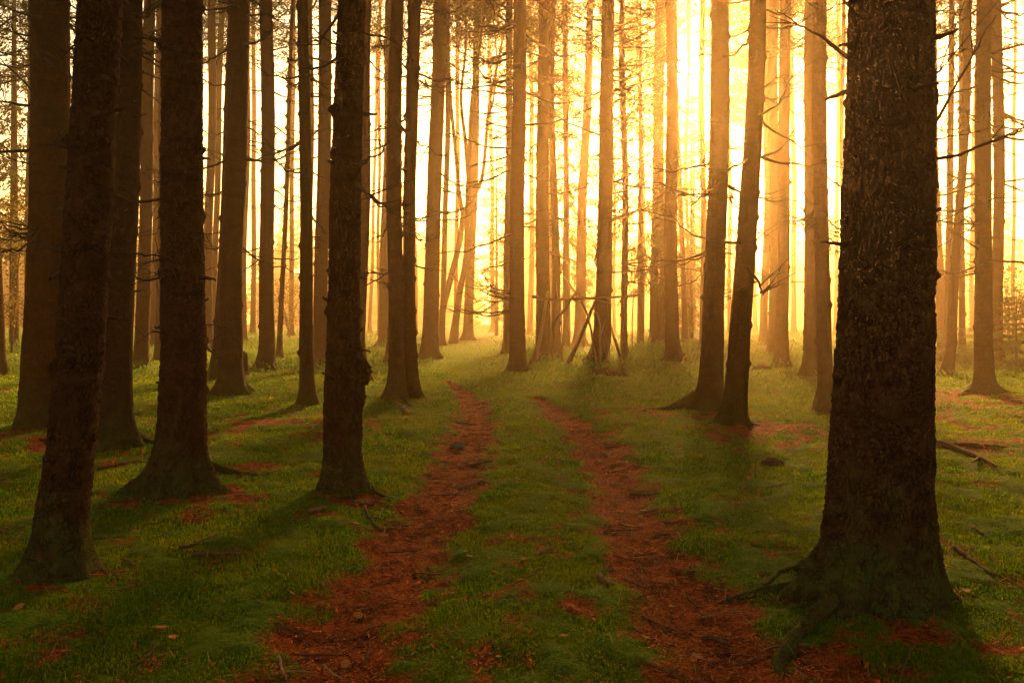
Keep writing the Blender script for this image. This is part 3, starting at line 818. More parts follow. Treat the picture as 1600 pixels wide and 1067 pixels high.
make_tree('r47', (1479, 566), [(534, 1480), (300, 1486), (0, 1489)], (11, 8), 'slim trunk between the pale curved trunk and the slender right-leaning one', nb=22, blen=(.3, 1.2), zb=(2, 8.5))
make_tree('r48', (1481, 586), [(534, 1489), (450, 1493), (300, 1500), (0, 1509)], (14, 11), 'slender dark trunk leaning right, base in pale herbs right of the massive trunk', nb=26, blen=(.3, 1.3), zb=(2, 8), flare=.8)
make_tree('r49', (1505, 559), [(534, 1503), (0, 1500)], (9, 8), 'hazy trunk showing right of the slender right-leaning trunk', nb=16, zb=(2, 9), res='mid')
make_tree('r50', (1538, 612), [(534, 1536), (300, 1537), (0, 1539)], (25, 21), 'dark straight spruce with spreading roots near the right edge', nb=40, blen=(.3, 1.7), zb=(1.8, 7), flare=1.2,
          lobes=[(rad_(185), .9, .35, .1), (rad_(350), .9, .35, .1), (rad_(270), .4, .3, .1), (rad_(90), .4, .4, .1)], roots=[([(1520, 608), (1505, 614), (1495, 616)], .06, .02), ([(1555, 610), (1572, 612), (1590, 614)], .06, .02)],
          extra=[([(1548, 118, .1), (1575, 130, .1), (1625, 143, .1)], .012), ([(1548, 225, .1), (1580, 240, .1), (1620, 256, .1)], .012), ([(1545, 370, .1), (1590, 375, .1), (1640, 365, .2)], .009)])
make_tree('r51', (1560, 572), [(534, 1558), (300, 1557), (0, 1556)], (16, 15), 'reddish trunk behind the dark straight spruce near the right edge', nb=34, blen=(.4, 1.8), zb=(1.8, 8.5), bias=0.2)

# ---- faint trunks deep in the mist
FAR = [(170, 30), (300, 33), (395, 36), (455, 34), (546, 35), (650, 38), (712, 36), (770, 44), (828, 36), (862, 33), (960, 36), (1003, 38), (1122, 40), (1077, 36.5), (1140, 36), (1180, 42), (1240, 35), (1305, 34), (1420, 34), (1445, 37), (1520, 38), (1585, 36)]
for i, (px, dd) in enumerate(FAR):
    g = np.random.default_rng(900 + i)
    make_tree('far%d' % i, (px, 524), [(300, px + g.normal() * 3), (0, px + g.normal() * 6)], (5 + 4 * g.random(), 4 + 3 * g.random()), 'faint slim trunk dissolving in the bright mist behind the other trees', nb=8, zb=(3, 11), res='far',
              crown='spruce' if 820 < px < 1330 else 'thin', depth=dd, group='faint trunks deep in the mist', crown_z=13.5 if px == 1077 else (8.6 + g.random() * 1.5) if 820 < px < 1330 else 12.5 + g.random() * 2, H=17 + g.random() * 3)

# ---- crooked broadleaf trees where the track ends
def crooked(label, stems, leaves, seed, dep):
    """stems: list of (name, [(px,py)...], r0, r1)"""
    px0, py0 = stems[0][1][0]
    bx = (px0 - 800) / F * dep; bz = gzf(bx, dep)
    root = bpy.data.objects.new('crooked_tree', None); col.objects.link(root); root.location = (bx, dep, bz)
    tag(root, label, 'broadleaf tree', 'crooked broadleaf trees at the end of the track')
    g = np.random.default_rng(seed)
    for (nm, pts, r0, r1) in stems:
        P = np.array([at(a, b, dep) for a, b in pts]) - np.array([bx, dep, bz])
        P[:, 1] += np.cumsum(g.normal(size=len(P))) * .12 * (np.arange(len(P)) > 0)
        if nm == 'trunk': P[0, 2] = -.2
        P = spline(P, 40); u = np.linspace(0, 1, 40)
        rr = r0 + (r1 - r0) * u ** .8
        if nm == 'trunk': rr = rr * (1 + .7 * np.exp(-u * 18))
        mb = MB(); mb.add(*tube(P, rr, 12, True, .1, seed)); link(nm, mb.mesh(nm, BARK), root)
    for (px, py, sx, sz, nc) in leaves:
        p = at(px, py, dep) - np.array([bx, dep, bz])
        me = leaf_cloud('crown', seed + int(px), LEAF, nc, 46, (sx, sx, sz), .085)
        link('crown', me, root, p)


crooked('crooked forked tree bending right above the track end', [('trunk', [(686, 530), (690, 495), (706, 430), (718, 380), (724, 336)], .13, .09), ('limb', [(724, 338), (717, 300), (712, 240), (705, 160), (700, 60), (692, -60)], .085, .04),
        ('limb', [(723, 340), (738, 308), (752, 280), (758, 235), (764, 160), (779, 85), (800, -20)], .09, .04), ('limb', [(761, 190), (772, 150), (776, 90), (770, 20)], .05, .02)], [(705, -10, 1.6, 1.9, 60), (785, 20, 1.5, 1.9, 60)], 41, 27.5)
crooked('smooth leaning broadleaf tree beside the crooked forked one', [('trunk', [(707, 533), (716, 470), (728, 400), (730, 330), (734, 250), (738, 160), (752, 60), (770, -60)], .12, .045), ('limb', [(732, 280), (727, 220), (720, 150), (728, 60), (722, -30)], .08, .03)],
        [(735, 10, 2.2, 2.0, 80), (690, 110, 1.0, 1.2, 26)], 43, 26.5)


# ---- young spruces, saplings and bushes
def young_spruce(label, px, dep, H, Rr, mat=None, seed=0, base_z=.15, name='young_spruce', group='young spruces under the tall trees', lean=0):
    bx = (px - 800) / F * dep; bz = gzf(bx, dep)
    root = bpy.data.objects.new(name, None); col.objects.link(root); root.location = (bx, dep, bz); root.rotation_euler = (0, lean, seed * 1.3)
    tag(root, label, 'young spruce', group)
    mb = MB(); u = np.linspace(0, 1, 20)
    mb.add(*tube(np.stack([0 * u, 0 * u, -.2 + (H + .2) * u], -1), (.02 + H * .0075) * (1 - .92 * u), 9)); link('trunk', mb.mesh('trunk', BARK), root)
    me = YOUNG[seed % 2] if mat is None else mat
    link('crown', me, root, (0, 0, base_z), None, (Rr / 2.0, Rr / 2.0, (H - base_z) / 10))


young_spruce('tall young spruce with hanging boughs filling the gap left of the sun', 1001, 25.5, 13.5, 1.75, seed=1, base_z=2.0)
young_spruce('hazy young spruce behind the left part of the stick shelter', 886, 29, 14.5, 1.9, seed=2, base_z=1.8)
young_spruce('young spruce with thin boughs low between the sun and the dark leaning pair', 1080, 30, 9.4, 2.2, seed=4, base_z=.6)
young_spruce('slender misty spruce rising in the gap below the sun', 1084, 42, 13.6, 1.9, seed=10, base_z=.6)
young_spruce('feathery young spruce beyond the track, its boughs reaching over the opening', 776, 34, 9, 1.3, seed=5, base_z=1.0)
young_spruce('tall dim spruce with full boughs behind the very thick left trunk', 22, 24, 16, 2.4, seed=6, base_z=3.4)
young_spruce('dim young spruce crown between the far trunks left of the wide flared spruce', 168, 30, 15, 1.8, seed=8, base_z=5.5)
BUSH = spruce_crown('spruce_bush', 10, 3.6, 190, NEEDLE_PALE, 1.1, .62, 7, .2, .05, .4)
young_spruce('bushy pale green young spruce in the mist at the right edge', 1588, 17.5, 1.75, .85, mat=BUSH, seed=3, base_z=.03)
young_spruce('small pale green spruce between the curved trunk and the massive trunk', 1458, 19, .8, .45, mat=BUSH, seed=7, base_z=.02)


def leafy(label, px, dep, H, r, seed, n=40, z0=.35):
    bx = (px - 800) / F * dep; bz = gzf(bx, dep)
    root = bpy.data.objects.new('leafy_sapling', None); col.objects.link(root); root.location = (bx, dep, bz)
    tag(root, label, 'sapling', 'leafy saplings among the spruces')
    g = np.random.default_rng(seed)
    for k in range(4):
        a = g.random() * 6.3; t = np.linspace(0, 1, 10)
        P = np.stack([np.cos(a) * r * .6 * t ** 1.5, np.sin(a) * r * .6 * t ** 1.5, -.1 + H * .92 * t], -1) + .03 * np.cumsum(g.normal(size=(10, 3)), 0) * t[:, None]
        mb = MB(); mb.add(*tube(P, (.012 + .004 * H) * (1 - .85 * t), 6)); link('stem', mb.mesh('stem', DEADWOOD), root)
    link('foliage', leaf_cloud('foliage', seed, LEAF, n, 60, (r, r, H * (1 - z0) / 2), .08), root, (0, 0, H * (z0 + 1) / 2))


leafy('leafy sapling glowing in the mist at the extreme left, low part', 18, 21, 4.2, .9, 61, 60, .05)
leafy('dim leafy sapling behind the slim trunks left of the wide flared spruce', 200, 27, 4.0, 1.0, 62, 40, .1)
leafy('leafy sapling low in the haze right of the pole-thin leaning tree', 452, 31, 2.6, 1.2, 63, 34, .05)
leafy('small leafy sapling beside the reddish trunk at the right edge', 1578, 21, 2.6, .8, 64, 26, .1)
# thin bare sapling right of the stick shelter
bx, dd = gpt(988, 545)
root = bpy.data.objects.new('bare_sapling', None); col.objects.link(root); root.location = (bx, dd, gzf(bx, dd)); tag(root, 'bare wavering sapling right of the slim trunk at the pole end', 'sapling')
P = spline(np.array([at(a, b, dd) for a, b in [(988, 548), (988, 500), (990, 460), (992, 420), (990, 385)]]) - np.array(root.location), 24)
mb = MB(); mb.add(*tube(P, np.linspace(.022, .008, 24), 6)); link('stem', mb.mesh('stem', DEADWOOD), root)
for (a, b) in ([(992, 440), (1006, 425), (1020, 405)], [(991, 425), (982, 405), (976, 395)], [(989, 468), (1005, 455), (1018, 450)]) if False else ():
    pass

# ------------------------------------------------------------------ stick shelter: every pole is a thing
def stick(name, label, pts, r0, r1, mat, dep=None, group=None, cat='stick', ground=False, twigs=0, seed=0, lift=0.0):
    """pts: (px, py[, depth]) ; ground=True lays it on the floor along ground points"""
    g = np.random.default_rng(500 + seed)
    if not ground: r0, r1 = r0 * 1.4, r1 * 1.4
    if ground:
        W = np.array([gpt(*p) for p in pts]); n = 14
        W = spline(W, n); u = np.linspace(0, 1, n)
        rr = r0 + (r1 - r0) * u
        P = np.stack([W[:, 0], W[:, 1], gz(W[:, 0], W[:, 1]) + rr * .6 + lift + .008], -1)
        P[:, 2] = .5 * P[:, 2] + .5 * np.linspace(P[0, 2], P[-1, 2], n)
        P[:, 2] = np.maximum(P[:, 2], gz(P[:, 0], P[:, 1]) + rr * .3 + .004)
    else:
        P = np.array([at(p[0], p[1], (p[2] if len(p) > 2 else dep)) for p in pts]); P = spline(P, 20)
        u = np.linspace(0, 1, 20); rr = r0 + (r1 - r0) * u
    P[1:-1] += g.normal(size=(len(P) - 2, 3)) * min(r0, .01) * .35
    c = P.mean(0)
    mb = MB(); mb.add(*tube(P - c, rr, 8, True, .25, seed))
    for k in range(twigs):
        i = int(g.integers(3, len(P) - 2)); dv = P[i + 1] - P[i]; L = np.linalg.norm(P[-1] - P[0]) * (.12 + .15 * g.random())
        dv = dv / np.linalg.norm(dv) + g.normal(size=3) * np.array([.6, .6, .25 if ground else .6]); uu = np.linspace(0, 1, 5)
        T = P[i] + np.outer(uu * L, dv)
        if ground: T[:, 2] = np.maximum(T[:, 2], gz(T[:, 0], T[:, 1]) + .004)
        mb.add(*tube(T - c, r0 * .4 * (1 - .6 * uu), 5))
    o = link(name, mb.mesh(name, mat), None, c)
    return tag(o, label, cat, group)


GS = 'sticks of the lean-to shelter'
D0 = 17.6
stick('wooden_pole', 'long pale horizontal pole propped across three spruce trunks', [(832, 463, 17.5), (858, 468, 17.4), (920, 466, 17.3), (998, 462, 17.3)], .028, .016, PALEWOOD, group=GS, cat='pole', twigs=2, seed=1)
stick('leaning_stick', 'pale straight stick leaning on the spruce at the left end of the pole', [(838, 562, 17.2), (847, 510, 17.4), (856, 455, 17.6)], .034, .02, PALEWOOD, group=GS, seed=2)
stick('leaning_stick', 'dark slanted branch rising right, hung above the left part of the pole', [(861, 511, 17.4), (884, 480, 17.2), (907, 446, 17.1)], .022, .014, BROWNWOOD, group=GS, twigs=2, seed=3)
stick('leaning_stick', 'thick dark stick leaning against the brown spruce from lower left', [(888, 568, 17.3), (908, 525, 17.4), (930, 470, 17.5)], .034, .024, BROWNWOOD, group=GS, seed=4)
stick('leaning_stick', 'thin curved stick crossing behind the thick dark one', [(879, 430, 17.6), (903, 462, 17.4), (920, 500, 17.3), (932, 568, 17.2)], .012, .02, PALEWOOD, group=GS, seed=5)
stick('leaning_stick', 'thin wavering stick descending to the right of the brown spruce', [(948, 468, 17.4), (955, 512, 17.2), (965, 545, 17.0), (973, 579, 16.8)], .012, .026, BROWNWOOD, group=GS, twigs=3, seed=6)
stick('leaning_stick', 'pale forked stick standing in front of the brown spruce', [(937, 566, 17.1), (938, 530, 17.15), (936, 500, 17.2), (928, 482, 17.3)], .022, .012, PALEWOOD, group=GS, twigs=3, seed=7)
stick('leaning_stick', 'thin pale upright stick between the spruce and its slender neighbour', [(864, 563, 17.3), (861, 520, 17.35), (857, 475, 17.4)], .02, .012, PALEWOOD, group=GS, seed=8)
stick('leaning_stick', 'thin upright stick just right of the slender trunk in the shelter', [(878, 566, 17.3), (878, 520, 17.35), (876, 472, 17.4)], .012, .009, BROWNWOOD, group=GS, seed=9)
stick('leaning_stick', 'short dark broken stick at the foot of the pale straight one', [(829, 570, 17.1), (834, 557, 17.2), (838, 543, 17.3)], .034, .026, BROWNWOOD, group=GS, seed=10)
stick('leaning_stick', 'thin reddish stick beside the forked one, bent right at its foot', [(950, 566, 17.0), (947, 530, 17.1), (938, 505, 17.2)], .012, .008, BROWNWOOD, group=GS, twigs=2, seed=11)

# ------------------------------------------------------------------ sticks and twigs on the floor
ST = [('fallen_branch', 'long bare fallen branch lying right of the massive trunk', [(1440, 688), (1490, 702), (1535, 722), (1556, 733)], .045, .014, BROWNWOOD, 3),
      ('fallen_stick', 'orange stripped stick lying in front of the twin spruces', [(620, 634), (630, 640), (641, 647)], .028, .022, PALEWOOD, 0),
      ('fallen_stick', 'pale stick across the left-hand rut below the stone', [(716, 752), (735, 749), (753, 745)], .014, .008, PALEWOOD, 0),
      ('fallen_stick', 'dark stick at the right side of the left-hand rut above the pale one', [(737, 720), (752, 718), (769, 716)], .016, .010, BROWNWOOD, 1),
      ('fallen_stick', 'dark bent twig curving down from the foot of the lone dark spruce', [(569, 790), (580, 812), (598, 824), (617, 832)], .010, .005, BROWNWOOD, 1),
      ('fallen_stick', 'long thin twig lying right of the lone dark spruce base', [(545, 783), (575, 786), (604, 784)], .010, .006, BROWNWOOD, 1),
      ('wood_chip', 'pale peeled piece of wood on moss below the lone dark spruce', [(484, 800), (496, 798), (510, 796)], .018, .013, PALEWOOD, 0),
      ('fallen_stick', 'brown stick pointing down the right-hand rut near the massive trunk root', [(1098, 972), (1118, 979), (1138, 986)], .012, .009, BROWNWOOD, 0),
      ('fallen_stick', 'dark stick lying across the upper right-hand rut', [(984, 760), (1008, 764), (1032, 767)], .012, .008, BROWNWOOD, 0),
      ('wood_chip', 'orange stub of wood on the moss strip between the ruts', [(936, 898), (944, 905), (952, 911)], .013, .010, PALEWOOD, 0),
      ('wood_chip', 'small pale wood chip on the centre strip above the orange stub', [(844, 866), (854, 863), (864, 860)], .009, .007, PALEWOOD, 0),
      ('fallen_stick', 'thick short stick on dark moss right of the leaning left trunk', [(300, 874), (338, 871), (377, 872)], .014, .012, BROWNWOOD, 1),
      ('fallen_stick', 'slanted brown stick with a pale end above the thick short stick', [(279, 864), (305, 858), (332, 842)], .010, .008, BROWNWOOD, 1),
      ('fallen_stick', 'thin twig rising from bottom moss below the leaning left trunk', [(205, 1042), (228, 1025), (246, 1003)], .008, .004, BROWNWOOD, 1),
      ('fallen_stick', 'short pale bent twig right of the leaning left trunk foot', [(197, 880), (208, 886), (217, 894)], .006, .004, PALEWOOD, 0),
      ('fallen_stick', 'long dark stick beside the foot of the leaning left trunk', [(140, 843), (165, 841), (192, 836)], .010, .006, BROWNWOOD, 1),
      ('fallen_stick', 'dark stick at the bottom of the right-hand rut', [(1090, 1048), (1112, 1054), (1132, 1062)], .010, .007, BROWNWOOD, 1),
      ('fallen_stick', 'long dark stick in needles between two thick left trunks', [(152, 735), (195, 727), (238, 724)], .014, .008, BROWNWOOD, 2),
      ('fallen_stick', 'pale twig on the moss at the far right below the fallen branch', [(1520, 820), (1532, 827), (1543, 834)], .010, .006, PALEWOOD, 0),
      ('fallen_stick', 'knobbly stick running through needles right of the massive trunk base', [(1490, 858), (1518, 880), (1552, 908)], .016, .008, BROWNWOOD, 2),
      ('fallen_stick', 'reddish stick lying in needles by the spruce near the right edge', [(1490, 693), (1530, 695), (1575, 697)], .016, .010, BROWNWOOD, 1),
      ('fallen_stick', 'thin arching twig at the right bottom corner', [(1405, 1060), (1418, 1018), (1438, 990)], .005, .003, BROWNWOOD, 1),
      ('fallen_stick', 'dark stick lying in the left-hand rut at mid distance', [(712, 656), (728, 657), (745, 655)], .014, .008, BROWNWOOD, 0),
      ('fallen_stick', 'curved twig in the left-hand rut near the picture bottom', [(436, 1020), (440, 1038), (448, 1050)], .007, .004, PALEWOOD, 0),
      ('fallen_stick', 'thin twig slanting in the lower left-hand rut', [(505, 1020), (520, 1032), (535, 1040)], .006, .004, PALEWOOD, 1),
      ('fallen_stick', 'grey stick at the left edge of the left-hand rut', [(430, 972), (455, 975), (480, 978)], .008, .005, BROWNWOOD, 1)]
for i, (nm, lab, pts, r0, r1, m, tw) in enumerate(ST):
    stick(nm, lab, pts, r0, r1, m, ground=True, twigs=tw, seed=40 + i, cat={'fallen_branch': 'branch', 'wood_chip': 'wood chip'}.get(nm, 'stick'), group=None if nm != 'fallen_stick' else 'fallen sticks on the forest floor')
# many small unremarkable twigs in the ruts
gt = np.random.default_rng(77)
k = 0
while k < 90:
    t = gt.random(); P = RUT_L if gt.random() < .45 else RUT_R
    f = t ** 1.2 * (len(P) - 3) + .6; i = int(f)
    c = P[i] * (1 - f + i) + P[i + 1] * (f - i)
    c = c + gt.normal(size=2) * .17
    if k % 5 == 4: c = np.array([(gt.random() - .5) * 7, 3 + gt.random() * 7])
    a = gt.normal() * .7; L = .04 + .1 * gt.random()
    e = np.array([math.cos(a), math.sin(a)]) * L
    W = np.array([c - e, c + gt.normal(size=2) * .012, c + e]); W = spline(W, 7)
    Pz = np.stack([W[:, 0], W[:, 1], gz(W[:, 0], W[:, 1]) + .010], -1); cc = Pz.mean(0)
    mb = MB(); mb.add(*tube(Pz - cc, np.linspace(.0055, .003, 7) * (.7 + .6 * gt.random()), 5))
    tag(link('twig', mb.mesh('twig', BROWNWOOD if gt.random() < .7 else PALEWOOD), None, cc), 'short broken twig lying loose on the forest floor', 'twig', 'loose twigs on the forest floor')
    k += 1


# fallen leaves
def leaf_mesh(seed):
    g = np.random.default_rng(seed); n = 9
    t = np.linspace(0, 1, n); wv = np.sin(t * math.pi) ** .8 * .34 * (1 + .25 * g.normal(size=n))
    L = np.stack([t - .5, wv, .12 * np.abs(wv) + .1 * (t - .5) ** 2 + .05 * g.random(n)], -1); Rr = np.stack([t - .5, -wv, .16 * wv + .06 * g.random(n)], -1); C = np.stack([t - .5, 0 * t, .02 * np.sin(t * 5)], -1)
    V = np.vstack([L, C, Rr]); i = np.arange(n - 1)
    return mesh_np('fallen_leaf', V, [np.stack([i, i + 1, n + i + 1, n + i], -1), np.stack([n + i, n + i + 1, 2 * n + i + 1, 2 * n + i], -1)], DRYLEAF, True)


LM = [leaf_mesh(s) for s in range(4)]
LV = [(625 * .4, 640 + 865 * .4, .10), (848, 862, .06), (808, 750, .05), (1210, 845, .08), (1094, 716, .06), (735, 868, .07), (600, 832, .07), (690, 820, .05), (840, 655, .07), (880, 1000, .05), (1010, 985, .06), (330, 900, .05), (30, 960, .06), (270, 1000, .06), (1170, 745, .07),
      (945, 690, .09), (1290, 800, .05), (1510, 930, .06), (750, 690, .06), (700, 780, .06), (560, 950, .06), (470, 720, .09), (425, 740, .12), (640, 700, .07), (1000, 800, .06), (1050, 930, .06), (820, 880, .05), (780, 1030, .05), (540, 1020, .06), (1090, 1010, .06)]
for i, (px, py, s) in enumerate(LV):
    lx, ly = gpt(px, py); g = np.random.default_rng(700 + i)
    o = link('fallen_leaf', LM[i % 4], None, (lx, ly, gzf(lx, ly) + .02), ((g.random() - .5) * .7, (g.random() - .5) * .7, g.random() * 6), (s, s, s))
    tag(o, 'small dry orange brown leaf lying flat on the forest floor', 'leaf', 'fallen leaves on the forest floor')


# stone, stumps
def lump(name, label, px, py, size, seed, mat, cat, sink=.25):
    lx, ly = gpt(px, py)
    nt, nz = 28, 16
    th = np.arange(nt) / nt * 2 * math.pi; ph = np.linspace(-math.pi / 2, math.pi / 2, nz)
    T, Pp = np.meshgrid(th, ph)
    r = 1 + .45 * (vn(np.cos(T) * np.cos(Pp) * 1.5 + seed, np.sin(T) * np.cos(Pp) * 1.5 + np.sin(Pp) * 1.7, seed) - .5) + .2 * (vn(np.cos(T) * 4 + Pp * 3, np.sin(T) * 4 + seed, seed + 3) - .5)
    V = np.stack([r * np.cos(T) * np.cos(Pp) * size[0], r * np.sin(T) * np.cos(Pp) * size[1], r * np.sin(Pp) * size[2] + size[2] * (1 - 2 * sink)], -1).reshape(-1, 3)
    i = np.arange(nz - 1)[:, None] * nt; j = np.arange(nt)[None, :]; k = (j + 1) % nt
    q = np.stack([i + j, i + k, i + nt + k, i + nt + j], -1).reshape(-1, 4)
    o = link(name, mesh_np(name, V, [q], mat, True), None, (lx, ly, gzf(lx, ly)))
    return tag(o, label, cat)


lump('stone', 'dark rounded stone at the left edge of the left-hand rut', 714, 690, (.085, .06, .045), 3, STONE, 'stone')
lump('soil_clump', 'dark upturned clump of soil on the moss right of the right-hand rut', 1207, 722, (.10, .07, .045), 5, BROWNWOOD, 'clump')


def stump(label, px, py, r, h, seed, dep=None):
    if dep is None: sx, sy = gpt(px, py)
    else: sx, sy = (px - 800) / F * dep, dep
    root = bpy.data.objects.new('tree_stump', None); col.objects.link(root); root.location = (sx, sy, gzf(sx, sy)); tag(root, label, 'tree stump')
    zs = np.concatenate([[-.2, -.1], np.linspace(0, h, 12)])
    g = np.random.default_rng(seed)
    me = trunk_mesh(lambda z: (0, 0), lambda z: r * (1 - .12 * z / h), zs, 26, BARK, [(g.random() * 6, .5, .4, .12), (g.random() * 6, .6, .4, .12), (g.random() * 6, .5, .4, .1)], .8, seed, False, .12)
    link('trunk', me, root)
    th = np.arange(26) / 26 * 2 * math.pi
    rr = r * .80 * (1 + .12 * (vn(np.cos(th) * 2, np.sin(th) * 2, seed) - .5))
    V = np.vstack([np.stack([rr * np.cos(th), rr * np.sin(th), np.full(26, h + .006)], -1), np.stack([rr * .5 * np.cos(th), rr * .5 * np.sin(th), np.full(26, h + .02) + .03 * g.random(26)], -1), [[0, 0, h + .012]]])
    j = np.arange(26); k = (j + 1) % 26
    link('cut_top', mesh_np('cut_top', V, [np.stack([j, k, 26 + k, 26 + j], -1), np.stack([26 + j, 26 + k, np.full(26, 52)], -1)], BROWNWOOD, True), root)


stump('short dark stump right beside the sturdy flared spruce', 380, 578, .085, .42, 5, 15.6)
stump('low rotten mossy stump in front of the stick shelter', 944, 582, .17, .12, 6)
stump('small rotten mossy stump right of the low one by the stick shelter', 961, 590, .13, .10, 8)
stump('low mossy stump near the far herbs left of the massive trunk', 1191, 578, .14, .07, 9)


# ------------------------------------------------------------------ the wood that closes the scene behind and beside the camera
def surrounding():
    g = np.random.default_rng(5); mb = MB(); mt = MB()
    spots = []
    while len(spots) < 64:
        y = -22 + 52 * g.random(); x = (g.random() * 2 - 1) * 30
        if y > 0 and abs(x) < .70 * y + 2.2: continue
        if y <= 0 and abs(x + y * .0) < 1.3 : continue
        if math.hypot(x, y) < 2.6: continue
        if any(math.hypot(x - a, y - b) < 2.4 for a, b in spots): continue
        spots.append((x, y))
    src = [(np.array([v.co[:] for v in m.vertices]), np.array([p.vertices[:] for p in m.polygons if len(p.vertices) == 4])) for m in CROWNS[:2]]
    for (x, y) in spots:
        z = gzf(x, y); Ht = 15 + 4 * g.random(); r = .12 + .1 * g.random()
        zz = np.array([-.3, 0, .3, 1, 4, 9, Ht]); rr = np.array([r * 1.9, r * 1.6, r * 1.2, r, r * .85, r * .6, .02])
        V, q, tr = tube(np.stack([x + 0 * zz, y + 0 * zz, z + zz], -1), rr, 12); mt.add(V, q, tr)
        V, q = src[int(g.integers(2))]; cz = Ht * .42; s = 1.05 + .35 * g.random(); a = g.random() * 6
        ca, sa = math.cos(a), math.sin(a)
        W = np.stack([x + s * (V[:, 0] * ca - V[:, 1] * sa), y + s * (V[:, 0] * sa + V[:, 1] * ca), z + cz + V[:, 2] * (Ht + .4 - cz) / 10], -1)
        mb.add(W, q)
    root = bpy.data.objects.new('surrounding_wood', None); col.objects.link(root)
    tag(root, 'dense spruce wood closing in behind and beside the viewpoint', 'wood', kind='stuff')
    link('trunks', mt.mesh('wood_trunks', BARK), root); link('canopy', mb.mesh('wood_canopy', NEEDLE, False), root)


surrounding()


def far_wood():
    g = np.random.default_rng(8); mb = MB()
    low = [spruce_crown('t', 10, 2.4, 400 + s, None, .5, .62, 5, .34, .13, .4) for s in range(3)]
    src = [(np.array([v.co[:] for v in m.vertices]), np.array([p.vertices[:] for p in m.polygons if len(p.vertices) == 4])) for m in low]
    for m in low: bpy.data.meshes.remove(m)
    for i in range(150):
        y = 84 + 40 * g.random(); x = (g.random() * 2 - 1) * 66
        if abs(x / y + .02) < .035 and y < 108: continue
        Ht = 9 + 7 * g.random() * (.6 + .6 * float(vn(np.array([x * .05]), np.array([3.]), 4)[0])); z = gzf(x, y)
        V, q = src[int(g.integers(3))]; s = .9 + .5 * g.random(); a = g.random() * 6; ca, sa = math.cos(a), math.sin(a)
        mb.add(np.stack([x + s * (V[:, 0] * ca - V[:, 1] * sa), y + s * (V[:, 0] * sa + V[:, 1] * ca), z + .3 + V[:, 2] * Ht / 10], -1), q)
        zz = np.array([-.3, 2, Ht]); mb.add(*tube(np.stack([x + 0 * zz, y + 0 * zz, z + zz], -1), np.array([.22, .18, .03]), 6))
    o = link('far_wood', mb.mesh('far_wood', NEEDLE, False)); tag(o, 'far edge of the wood fading in the golden mist', 'wood', kind='stuff')


far_wood()

# ------------------------------------------------------------------ air
def haze():
    x0, x1, y0, y1, z0, z1 = -74, 74, -48, 138, -1.4, 22.5
    V = [(a, b, c) for c in (z0, z1) for a, b in ((x0, y0), (x1, y0), (x1, y1), (x0, y1))]
    me = bpy.data.meshes.new('haze'); me.from_pydata(V, [], [(3, 2, 1, 0), (4, 5, 6, 7), (0, 1, 5, 4), (1, 2, 6, 5), (2, 3, 7, 6), (3, 0, 4, 7)]); me.update()
    k = NT('morning_mist')
    v = k.n('ShaderNodeVolumePrincipled')
    v.inputs['Color'].default_value = (*HAZE_COL, 1); v.inputs['Density'].default_value = HAZE_D; v.inputs['Anisotropy'].default_value = HAZE_G
    k.l(v.outputs[0], k.out.inputs['Volume'])
    me.materials.append(k.m)
    tag(link('haze', me), 'golden morning mist filling the wood', 'mist', kind='stuff')


HAZE_D, HAZE_G, HAZE_COL = .0046, .86, (1.0, .67, .34)
haze()

# ------------------------------------------------------------------ light
world = bpy.data.worlds.new('World'); scene.world = world; world.use_nodes = True
nt = world.node_tree; nt.nodes.clear()
out = nt.nodes.new('ShaderNodeOutputWorld')
sky = nt.nodes.new('ShaderNodeTexSky'); sky.sky_type = 'NISHITA'; sky.sun_disc = False
sky.sun_elevation = SUN_EL; sky.sun_rotation = SUN_AZ; sky.dust_density = 1.0; sky.air_density = 1.5; sky.ozone_density = .6
mul = nt.nodes.new('ShaderNodeMix'); mul.data_type = 'RGBA'; mul.blend_type = 'MULTIPLY'; mul.inputs[0].default_value = 1
mul.inputs[7].default_value = (1.0, .72, .42, 1)                      # sunrise warmth of the veiled sky
nt.links.new(sky.outputs[0], mul.inputs[6])
bg = nt.nodes.new('ShaderNodeBackground'); bg.inputs[1].default_value = .05
nt.links.new(mul.outputs[2], bg.inputs[0])
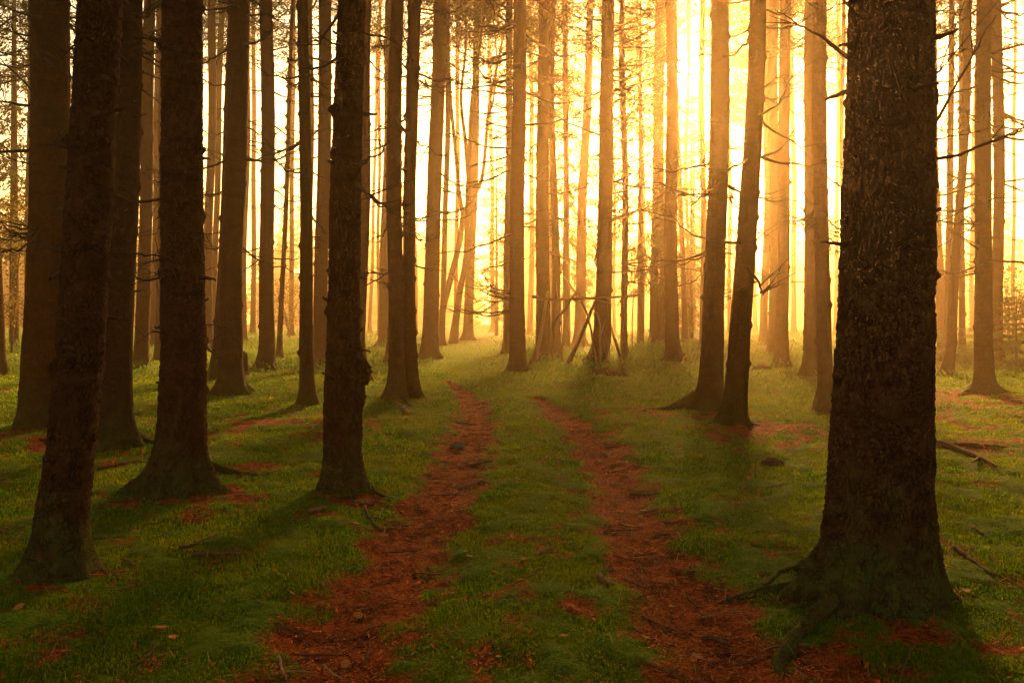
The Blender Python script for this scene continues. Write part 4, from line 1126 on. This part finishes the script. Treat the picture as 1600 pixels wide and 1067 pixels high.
# bright aureole of the sky round the sun
tc = nt.nodes.new('ShaderNodeTexCoord')
dot = nt.nodes.new('ShaderNodeVectorMath'); dot.operation = 'DOT_PRODUCT'; dot.inputs[1].default_value = SUN_DIR
nt.links.new(tc.outputs['Generated'], dot.inputs[0])
def wm(op, a, b):
    m = nt.nodes.new('ShaderNodeMath'); m.operation = op
    for i, v in enumerate((a, b)):
        if hasattr(v, 'is_linked'): nt.links.new(v, m.inputs[i])
        else: m.inputs[i].default_value = v
    return m.outputs[0]
dp = wm('MAXIMUM', dot.outputs['Value'], 0.0)
aur = wm('ADD', wm('MULTIPLY', wm('POWER', dp, 9000.0), 60.0), wm('ADD', wm('MULTIPLY', wm('POWER', dp, 1200.0), .5), wm('MULTIPLY', wm('POWER', dp, 8.0), .02)))
bg2 = nt.nodes.new('ShaderNodeBackground'); bg2.inputs[0].default_value = (1.0, .66, .26, 1)
nt.links.new(aur, bg2.inputs[1])
add = nt.nodes.new('ShaderNodeAddShader'); nt.links.new(bg.outputs[0], add.inputs[0]); nt.links.new(bg2.outputs[0], add.inputs[1])
nt.links.new(add.outputs[0], out.inputs[0])

sd = bpy.data.lights.new('sun', 'SUN'); sd.energy = 5.0; sd.angle = R(11.0); sd.color = (1.0, .55, .17)
so = bpy.data.objects.new('sun', sd); col.objects.link(so)
so.rotation_euler = SUN_DIR.to_track_quat('Z', 'Y').to_euler()
so.location = SUN_DIR * 300

# ------------------------------------------------------------------ camera + render
cd = bpy.data.cameras.new('camera'); cam = bpy.data.objects.new('camera', cd); col.objects.link(cam)
cd.sensor_width = 36; cd.lens = F / 1600 * 36; cd.shift_y = (HZ - 533.5) / 1600; cd.clip_end = 1000; cd.clip_start = .05
cam.location = (0, 0, CAMZ); cam.rotation_euler = (R(90), 0, 0)
scene.camera = cam
vs = scene.view_settings; vs.view_transform = 'Standard'; vs.look = 'None'; vs.exposure = 3.15; vs.gamma = 1.0
cy = scene.cycles
cy.max_bounces = 6; cy.diffuse_bounces = 3; cy.glossy_bounces = 1; cy.transmission_bounces = 2; cy.transparent_max_bounces = 8; cy.volume_bounces = 0
cy.use_denoising = True; cy.sample_clamp_indirect = 4.0; cy.caustics_reflective = False; cy.caustics_refractive = False
